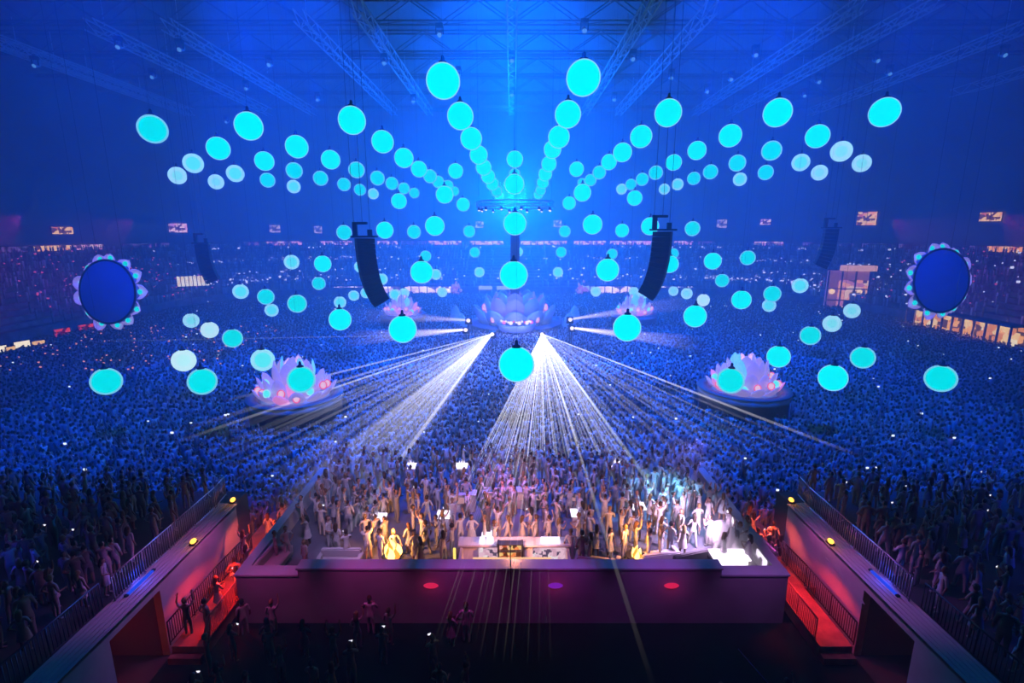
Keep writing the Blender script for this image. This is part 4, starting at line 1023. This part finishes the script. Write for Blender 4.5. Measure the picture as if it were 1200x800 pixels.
# rest of the side platforms
for sx in (-1, 1):
    taken = [(n_[1], n_[2]) for n_ in near if n_[0].startswith('side')]
    T = np.array(taken)
    for iy in range(int(10 / .6), int(25.2 / .6)):
        for ix in range(26, 100):
            x, y = sx * ix * .6 + RS.uniform(-.2, .2), iy * .6 + RS.uniform(-.2, .2)
            if abs(x) < 15.8 or y > 25 or not visible(x, y, 3.25, 20) or RS.rand() < .25: continue
            if ((T[:, 0] - x) ** 2 + (T[:, 1] - y) ** 2).min() < .36: continue
            mid.append((x, y, 3.25, RS.normal(0, .5) - sx * .3, RS.uniform(.92, 1.06), RS.choice(len(lo_p), p=wts), RS.beta(1, 1.6)))
crowd_mesh('crowd', mid, lo_p, 'dense crowd in white filling the hall floor around the deck')
crowd_mesh('far_crowd', far, FAR, 'dense distant crowd covering the floor around the centre stage')
seat = []
for it in range(900):
    t_ = T0 + (T1 - T0) * it / 900
    for row in range(14):
        if RS.rand() < .35: continue
        off = (row + .5) * 24 / 14; p_, n_ = bowl(t_ + RS.uniform(-.001, .001), off); z_ = 2.2 + (row + 1) * (GZ - 2.6) / 14
        if not visible(p_.x, p_.y, z_, 10) or p_.y < 30: continue
        seat.append((p_.x, p_.y, z_, math.atan2(n_.x, -n_.y) + math.pi * 0, RS.uniform(.9, 1.05), RS.choice(4, p=[.45, .3, .15, .1]), RS.beta(.8, 1.8)))
crowd_mesh('terrace_crowd', seat, FAR, 'scattered distant spectators standing on the terraces around the hall')

# ------------------------------------------------------------------ points of light in the crowd (phones, flashes)
def specks(name, pts, m, label, r=(.12, .3)):
    bm = BM()
    for p in pts:
        s = RS.uniform(*r); box(bm, (p[0] - s / 2, p[1] - .03, p[2] - s / 3), (p[0] + s / 2, p[1] + .03, p[2] + s / 3))
    tag(obj(name, bm, m), label, 'lights', kind='stuff')
pts = []
for _ in range(150):
    x, y = RS.uniform(-70, 70), RS.uniform(28, 128)
    if field_ok(x, y) and visible(x, y, 0, 0): pts.append((x, y, RS.uniform(1.7, 2.05)))
specks('phone_light', pts, emat('phone_white', (.75, .85, 1), 1.6), 'tiny white phone screens and flashes dotted over the crowd', (.10, .22))
pts = []
for _ in range(120):
    x, y = RS.uniform(-66, -34), RS.uniform(55, 82)
    if field_ok(x, y) and visible(x, y, 0, 0): pts.append((x, y, RS.uniform(1.7, 2.0)))
specks('phone_light', pts, emat('phone_pink', (1, .35, .35), 1.0), 'tiny pinkish phone screens dotted over the left crowd', (.10, .25))
pw_, pp = [], []
for _ in range(1500):
    t_ = RS.uniform(T0, T1); off = RS.uniform(.5, 23); p_, _n = bowl(t_, off); z_ = 3.6 + off * (GZ - 2.6) / 24 + RS.uniform(0, .6)
    if p_.y < 40 or not visible(p_.x, p_.y, z_, 0): continue
    far_ = p_.y > 120
    if far_: off = RS.choice([3, 4, 5, 8, 14, 15, 21]) + RS.uniform(-.5, .5); p_, _n = bowl(t_, off); z_ = 3.6 + off * (GZ - 2.6) / 24
    (pw_ if far_ or p_.x > 0 and RS.rand() < .5 else pp).append((p_.x, p_.y, z_))
specks('terrace_light', pw_, emat('terr_white', (.7, .7, 1), 1.6), 'tiny white lights scattered over the far terraces', (.15, .6))
specks('terrace_light', pp, emat('terr_pink', (1, .12, .35), .8), 'tiny pink lights scattered over the side terraces', (.12, .4))

# ------------------------------------------------------------------ lit gallery windows, boxes, entrance
GPINK = patch_mat('gallery_pink', [(.9, .35, .6), (1, .6, .7), (.6, .25, .65)], 1.4, (1.1, 1, 1.3), .35)
GORANGE = patch_mat('gallery_orange', [(1, .35, .12), (1, .55, .22), (.6, .15, .1)], 1.5, (1.0, 1.0, 1.3), .3)
GDIM = patch_mat('gallery_dim', [(.22, .12, .45), (.35, .15, .45)], .7, (1.0, 1, 1.2), .5)
def gal_t(px, off=24.1):
    best = None
    for i in range(2000):
        t_ = T0 + (T1 - T0) * i / 1999; p_, _ = bowl(t_, off)
        if p_.y < 5: continue
        u, v, d = pix((p_.x, p_.y, GZ + .9))
        if best is None or abs(u - px) < best[0]: best = (abs(u - px), t_)
    return best[1]
segs = [(2, 38, GDIM), (40, 85, GORANGE), (87, 122, GPINK), (144, 178, GDIM), (182, 200, GDIM), (285, 310, GDIM), (312, 355, GPINK), (375, 412, GPINK), (442, 466, GPINK), (470, 500, GDIM), (502, 540, GPINK), (550, 598, GPINK), (610, 664, GPINK), (672, 711, GPINK),
        (715, 764, GPINK), (790, 812, GPINK), (818, 838, GDIM), (884, 918, GPINK), (940, 960, GDIM), (962, 1000, GDIM), (1010, 1050, GDIM), (1052, 1068, GDIM), (1135, 1154, GDIM), (1156, 1197, GORANGE)]
for k, (a_, b_, m) in enumerate(segs):
    ta, tb = gal_t(a_), gal_t(b_); pts = [bowl(ta + (tb - ta) * i / 6, 24.25)[0] for i in range(7)]
    o0 = pts[0].copy(); t = thing('gallery_window', f'{"orange" if m is GORANGE else "dim violet" if m is GDIM else "pinkish white"} lit gallery window above the terraces, {ordx(k + 1, len(segs))}', 'window', (o0.x, o0.y, GZ), group='lit gallery windows')
    vs, fs = [], []
    for p_ in pts:
        vs += [(p_.x - o0.x, p_.y - o0.y, .35), (p_.x - o0.x, p_.y - o0.y, 1.45)]
    for i in range(6): fs.append((2 * i, 2 * i + 2, 2 * i + 3, 2 * i + 1))
    o = obj('pane', (vs, fs), m, t); o.modifiers.new('th', 'SOLIDIFY').thickness = .05
    bm = BM()
    for i in range(6):
        for zz in (.32, 1.48): tube(bm, Vector(vs[2 * i][:2] + (zz,)), Vector(vs[2 * i + 2][:2] + (zz,)), .06, n=4)
    for i in range(7): tube(bm, vs[2 * i], vs[2 * i + 1], .05, n=4)
    obj('frame', bm, M_BLACK, t)
# small lit windows high on the dark wall
hw = [(73, 270, 15, 9, GORANGE, .35), (209, 267, 12, 11, GPINK, .6), (322, 268, 11, 9, None, 1), (373, 269, 9, 9, None, 1), (561, 263, 10, 8, None, 1), (653, 262, 10, 8, None, 1), (845, 262, 11, 10, None, 1), (896, 260, 10, 7, GPINK, 1), (1014, 256, 15, 16, GORANGE, 1), (1158, 254, 20, 11, GORANGE, .5)]
HWM = patch_mat('high_window', [(.6, .45, .75), (.85, .6, .75), (.35, .3, .7)], .9, (1.2, 1.2, 1.2), .3)
for k, (x, y, w_, h_, m, _) in enumerate(hw):
    tt_ = None
    for i in range(2500):
        t_ = T0 + (T1 - T0) * i / 2499; p_, n_ = bowl(t_, 24.0)
        if p_.y < 5: continue
        u = pix((p_.x, p_.y, 17))[0]
        if tt_ is None or abs(u - x) < tt_[0]: tt_ = (abs(u - x), p_.copy(), n_.copy())
    p_, n_ = tt_[1], tt_[2]; r_ = ray(x, y); z_ = CAMZ + r_.z * (p_.y / r_.y); d = depth((p_.x, p_.y, z_)); ww, hh = w_ * d / F / max(.55, abs(n_.y)), h_ * d / F
    ww = min(ww, 4.5)
    t = thing('high_window', f'small lit window high on the dark wall, {ordx(k + 1, len(hw))}', 'window', (p_.x, p_.y, z_), math.atan2(n_.x, -n_.y) + math.pi, 'small high windows')
    bm = BM(); box(bm, (-ww / 2, -.06, -hh / 2), (ww / 2, 0, hh / 2)); obj('pane', bm, m or HWM, t)
    bm = BM()
    for s in (-1, 1): box(bm, (s * ww / 2 - .08, -.14, -hh / 2 - .1), (s * ww / 2 + .08, 0, hh / 2 + .1)); box(bm, (-ww / 2, -.14, s * hh / 2 - .08), (ww / 2, 0, s * hh / 2 + .08))
    box(bm, (-.05, -.12, -hh / 2), (.05, 0, hh / 2)); obj('frame', bm, M_BLACK, t)
# ground-level boxes round the floor
def litbox(name, lb, a, b, h, dep_, m, face, posts=6, cat='bar', roof=M_SEAT, zb=0.0, group=None, ch=1.15):
    a, b = Vector(a), Vector(b); L = (b - a).length; rz = math.atan2((b - a).y, (b - a).x)
    t = thing(name, lb, cat, (a.x, a.y, zb), rz, group)
    s = 1
    bm = BM(); box(bm, (0, dep_ - .2, 0), (L, dep_, h)); obj('back_wall', bm, m, t)
    bm = BM(); box(bm, (-.2, -.3, h), (L + .2, dep_, h + .3)); obj('roof', bm, roof, t)
    for i in range(posts + 1):
        bm = BM(); x = L * i / posts; box(bm, (x - .1, -.1, 0), (x + .1, .1, h)); obj('post', bm, roof, t)
    bm = BM(); box(bm, (0, -.05, 0), (L, .25, ch)); obj('counter', bm, M_SEAT, t)
    return t
WARM = patch_mat('warm_interior', [(1, .42, .10), (1, .62, .25), (.75, .25, .06), (1, .8, .5)], 1.25, (.9, .9, 1.0), .2)
WARM2 = patch_mat('white_interior', [(.9, .6, .75), (1, .8, .9), (.6, .4, .8)], 1.8, (.6, .6, .9), .35)
pa, pb = at_z(1176, 418, 0), at_z(1056, 388, 0)
litbox('hospitality_bar', 'long orange-lit bar along the right edge of the floor', (pb.x + .3, pb.y, 0), (pa.x + .3, pa.y, 0), 3.3, 2.0, WARM, -1, 10, zb=.8, ch=.7)
point('bar_light', (pa.x + 1.0, (pa.y + pb.y) / 2 - 5, 2.6), (1, .45, .15), 160, .3); point('bar_light', (pb.x + 1, (pa.y + pb.y) / 2 + 6, 2.6), (1, .45, .15), 160, .3)
for a_, b_, lb in ((392, 470, 'left, outer'), (474, 530, 'left, inner'), (690, 742, 'right, inner'), (750, 812, 'right, outer')):
    qa, qb = at_y(a_, 353, 130.4), at_y(b_, 353, 130.4)
    litbox('floor_bar', f'pink-lit bar at the far edge of the floor, {lb}', (qa.x, 129.2, 0), (qb.x, 129.2, 0), 2.0, 1.2, WARM2, -1, 6, group='far floor bars', zb=1.3, ch=.25)
for a_, lb in ((569, 'left of the mast'), (590, 'touching the mast on the left'), (689, 'right of the stage flower')):
    qa = at_y(a_, 350, 130.4); t = thing('awning', f'short white lit awning at the far floor edge, {lb}', 'awning', (qa.x, 129.6, 2.4), group='white awnings')
    bm = BM(); box(bm, (-1.7, 0, 0), (1.7, 1.4, .8)); obj('canopy', bm, emat('awning_glow', (.5, .6, .95), 1.0), t)
    bm = BM(); box(bm, (-1.7, 1.0, -2.4), (-1.5, 1.2, 0)); box(bm, (1.5, 1.0, -2.4), (1.7, 1.2, 0)); obj('post', bm, M_STEEL, t)
for a_, lb in ((535, 'left of the stage'), (681, 'just right of the stage flower')):   # pink flowering trees by the far edge
    qa = at_y(a_, 351, 128); t = thing('blossom_tree', f'small pink-lit tree near the far floor edge, {lb}', 'tree', (qa.x, 128, 0), group='pink lit trees')
    bm = BM(); tube(bm, (0, 0, 0), (0, 0, 2.2), .18, .1, n=8); obj('trunk', bm, M_BLACK, t)
    bm = BM()
    for i in range(42): sphere(bm, (RS.normal(0, .65), RS.normal(0, .6), 2.9 + RS.normal(0, .75)), RS.uniform(.2, .42), 6, 4)
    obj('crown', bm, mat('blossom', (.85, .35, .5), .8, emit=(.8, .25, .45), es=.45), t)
# lit entrance on the right terrace
qa = at_y(968, 352, 107); qb = at_y(1010, 352, 107)
t = thing('lit_entrance', 'tall orange-lit stairway entrance in the right far terrace', 'entrance', (qa.x, 107, -.6), -.25)
W_ = (qb.x - qa.x)
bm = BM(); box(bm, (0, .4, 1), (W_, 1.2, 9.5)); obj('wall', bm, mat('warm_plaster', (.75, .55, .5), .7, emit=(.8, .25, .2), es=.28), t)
bm = BM(); box(bm, (W_ * .28, .2, 1.2), (W_, .42, 7.6)); obj('window', bm, patch_mat('entrance_glow', [(1, .38, .2), (1, .6, .4), (.6, .2, .3)], 1.1, (.8, .8, 1.1), .2), t)
bm = BM(); box(bm, (W_ * .3, -.2, 9.5), (W_ + 1, 1.4, 10.6)); obj('canopy', bm, emat('canopy_glow', (1, .5, .4), .9), t)
for s in (.12, .80):
    bm = BM(); sphere(bm, (W_ * s, .1, 5.2), .55, 10, 8); obj('lamp', bm, emat('warm_ball', (1, .62, .3), 1.6), t)
bm = BM()
for i in range(4): box(bm, (W_ * i / 3 - .12, .0, 1), (W_ * i / 3 + .12, .3, 9.5))
for zz in (3.4, 5.8): box(bm, (0, .05, zz - .1), (W_, .3, zz + .1))
obj('pilaster', bm, M_SEAT, t)
# bright gate sign on the left terrace
qa = at_y(207, 330, 104); qb = at_y(240, 330, 104)
t = thing('lit_balcony', 'bright yellowish-white lit balcony opening in the left terrace', 'balcony', (qa.x, 104, qa.z - 1), .45)
bm = BM(); box(bm, (0, 0, 0), (qb.x - qa.x, .3, 2.0)); obj('opening', bm, patch_mat('balcony_glow', [(1, .75, .5), (1, .9, .75), (.6, .35, .5)], 1.2, (1.2, 1, .8), .15), t)
bm = BM()
for i in range(9): box(bm, ((qb.x - qa.x) * i / 8 - .06, -.1, -.6), ((qb.x - qa.x) * i / 8 + .06, 0, 2.1))
obj('bars', bm, M_SEAT, t)
# bright panels at left edge of the floor
for k, (x, y, w_, h_, c_) in enumerate(((10, 411, 11, 7, 0), (24, 410, 6, 4, 1), (37, 405, 11, 7, 0), (56, 403, 9, 4, 1), (83, 391, 12, 9, 2), (110, 385, 12, 7, 2))):
    q = at_z(x, y, 1.6); d = depth(q); ww, hh = w_ * d / F * 1.35, h_ * d / F
    t = thing('screen_stand', ['bright white lit panel', 'yellow lit panel', 'red lit cloth panel'][c_] + f' along the left floor edge, {ordx(k + 1, 6)}', 'lit panel', (q.x - 1.2, q.y, 1.8), R(72), 'lit panels on the left')
    bm = BM(); box(bm, (-ww / 2, 0, -hh / 2), (ww / 2, .12, hh / 2)); obj('screen', bm, [emat('panel_white', (1, .85, .6), 1.5), emat('panel_yellow', (1, .55, .2), 1.2), patch_mat('panel_red', [(1, .06, .05), (.8, .05, .12)], .95, (1.2, 1.2, 1.2), .3)][c_], t)
    bm = BM(); box(bm, (-ww / 2 - .1, .12, -hh / 2 - .1), (ww / 2 + .1, .2, hh / 2 + .1)); box(bm, (-.1, .12, -1.8), (.1, .2, -hh / 2)); obj('frame', bm, M_BLACK, t)
# pinkish ledge on the right terrace
qa, qb = at_y(1115, 380, 84), at_y(1200, 388, 72)
bm = BM(); v = [bm.verts.new(p) for p in (qa, qb, qb + Vector((0, 0, -1.1)), qa + Vector((0, 0, -.4)))]; v2 = [bm.verts.new(x.co + Vector((1.5, .6, 0))) for x in v]
bm.faces.new(v); bm.faces.new(v2[::-1])
for i in range(4): bm.faces.new((v[i], v2[i], v2[(i + 1) % 4], v[(i + 1) % 4]))
tag(obj('ledge', bm, mat('terrace_ledge', (.6, .4, .4), .7)), 'long pink-lit concrete ledge on the right terrace above the orange bar', 'ledge')

# ------------------------------------------------------------------ lights
BL = (.015, .16, 1)
def B(loc, p, col=BL, r=.3): point('blue_wash', loc, col, p, r)

def S(loc, tgt, ang, p, col): point('blue_spot', loc, col, p, .4, spot=ang, target=tgt, blend=.6)
for Y_ in (50, 74, 98, 120):
    for X_ in (-52, -35, -17.5, 0, 17.5, 35, 52):
        e_ = abs(X_) / 52
        S((X_, Y_, 43.5), (X_ * .95, Y_ + (10 if Y_ == 50 else 0), 0), 62, 50000 * (1 - .90 * e_), (0, .105 - .09 * e_, 1))
for sx in (-1, 1): point('wall_wash', (sx * 11.9, 21.0, 4.6), (1, .09, .62), 95, .2, spot=120, target=(sx * 14, 20, 2), blend=.8)
for X_ in (-44, -22, 0, 22, 44):  # unseen front spots added high under the roof to brighten the crowd
    for Y_, dY, an in ((25, 18, 56), (38, 44, 66)): S((X_ * .8, Y_ - 1, 42), (X_ * 1.1, Y_ + dY, 0), an, (290000 if abs(X_) < 20 else 240000 if abs(X_) < 40 else 60000) * (.5 if Y_ == 25 else 1), (0, .10 if abs(X_) < 20 else .06 if abs(X_) < 40 else .03, 1))
B((0, 106, 22), 120000, (0, .13, 1), 1); B((0, 128, 26), 90000, (0, .14, 1), 1); B((0, 96, 38), 14000, (0, .10, 1), 1)
# lavender light thrown by the laser fans towards the deck
point('laser_wash', (-4, 68, 6), (.62, .55, 1), 3500, .2, spot=24, target=(-14, 38, 0), blend=.9)
point('laser_wash', (4, 68, 6), (.62, .55, 1), 7000, .2, spot=22, target=(5, 37, 0), blend=.9)
# violet and pink wash over the deck and its parapet
for x_ in (-7, 0, 7): point('deck_wash', (x_, 17.6, 9.5), (.66, .42, 1), 1300, .3, spot=62, target=(x_, 25, 2), blend=.5)
for x_, c_ in ((-10.2, (1, .10, .55)), (-6.1, (.95, .08, .55)), (-2, (.8, .05, .6)), (2, (.6, .05, .7)), (6.1, (.55, .08, .75)), (10.2, (.6, .14, .8))): point('parapet_wash', (x_, 17.0, 6.8), c_, 330, .2, spot=58, target=(x_, 19, 2.3), blend=1)
for sx in (-1, 1): point('wall_wash', (sx * 11.9, 18.5, 7.5), (.72, .16, .85), 280, .3, spot=70, target=(sx * 14.7, 17.5, 2.8), blend=.8)
point('smoke_light', (9.0, 21.0, DF + 2.4), (1, .62, 1), 1100, .2, spot=120, target=(8.6, 22, DF)); point('smoke_light', (8.2, 24.5, DF + 3), (.15, .55, 1), 700, .2, spot=120, target=(8, 25, 0))
point('bar_glow', (0.2, 19.7, DF + 2.0), (1, .32, .15), 420, .15, spot=150, target=(0, 22, DF)); point('bar_glow', (-.5, 24, DF + 3.4), (1, .25, .6), 260, .2, spot=130, target=(0, 25, 0))
for x in (-1.8, 2.2): point('stage_lamp', (x, SY - 12.5, 3.8), (.5, .55, 1), 500, .2)
B((.5, SY - 3, 7), 700, (.05, .16, 1))
# magenta and red over the side terraces
for sx, c1, c2 in ((-1, (1, .02, .35), (.9, .02, .35)), (1, (1, .04, .30), (1, .03, .22))):
    point('side_wash', (sx * 66, 92, 19), c1, 3500, .3, spot=85, target=(sx * 86, 86, 6), blend=.8)
    point('side_wash', (sx * 65, 70, 19), c2, 3500, .3, spot=85, target=(sx * 84, 66, 6), blend=.8)
for x_, y_, z_, p_ in ((-24, 13, 5.2, 40), (-19, 17, 5.4, 22), (-27, 19, 5.6, 30), (22, 17, 5.4, 60), (26, 20, 5.6, 60), (24, 12.5, 5.2, 50), (18.5, 14.5, 5.2, 30)): point('blue_crowd_lamp', (x_, y_, z_), (.01, .04, 1), p_, .1)
point('ledge_glow', (.1, 19.35, 3.75), (1, .30, .12), 26, .1)
point('violet_crowd_lamp', (-21, 15, 9), (.55, .12, .8), 35, .2, spot=120, target=(-21, 18, 3)); point('violet_crowd_lamp', (20, 18, 9), (.35, .10, .9), 22, .2, spot=120, target=(20, 20, 3))
# ------------------------------------------------------------------ smoke puffs
def smoke(px, py, r, s, dens, lb):
    q = at_z(px, py, DF + .7); m = bpy.data.materials.new('smoke'); m.use_nodes = True; nt = m.node_tree; nt.nodes.clear()
    o_ = nt.nodes.new('ShaderNodeOutputMaterial'); v_ = nt.nodes.new('ShaderNodeVolumeScatter'); v_.inputs['Density'].default_value = dens
    nt.links.new(v_.outputs[0], o_.inputs['Volume'])
    bm = BM()
    for i in range(5): sphere(bm, (RS.normal(0, r * .45), RS.normal(0, r * .35), RS.normal(0, r * .18)), r * RS.uniform(.45, .75), 12, 8, s=s)
    o = obj('smoke', bm, m, smooth=True, loc=q); o.modifiers.new('r', 'REMESH').voxel_size = .18
    d_ = o.modifiers.new('s', 'SMOOTH'); d_.iterations = 12; tag(o, lb, 'smoke', kind='stuff')
smoke(858, 640, 1.5, (1.1, 1, .7), .8, 'bright white smoke in the right corner of the deck')
smoke(402, 652, 1.0, (1.2, 1, .5), .22, 'faint mauve smoke left of the orange fire bowl')
# ------------------------------------------------------------------ haze
m = bpy.data.materials.new('haze'); m.use_nodes = True; nt = m.node_tree; nt.nodes.clear()
o_ = nt.nodes.new('ShaderNodeOutputMaterial'); v_ = nt.nodes.new('ShaderNodeVolumeScatter'); v_.inputs['Color'].default_value = (1, 1, 1, 1); v_.inputs['Density'].default_value = .006
v_.inputs['Anisotropy'].default_value = .0; nt.links.new(v_.outputs[0], o_.inputs['Volume'])
bm = BM(); box(bm, (-99, -11.9, .01), (99, 159, 49.9)); tag(obj('haze', bm, m), 'blue-lit theatrical haze filling the whole hall', 'haze', kind='stuff')
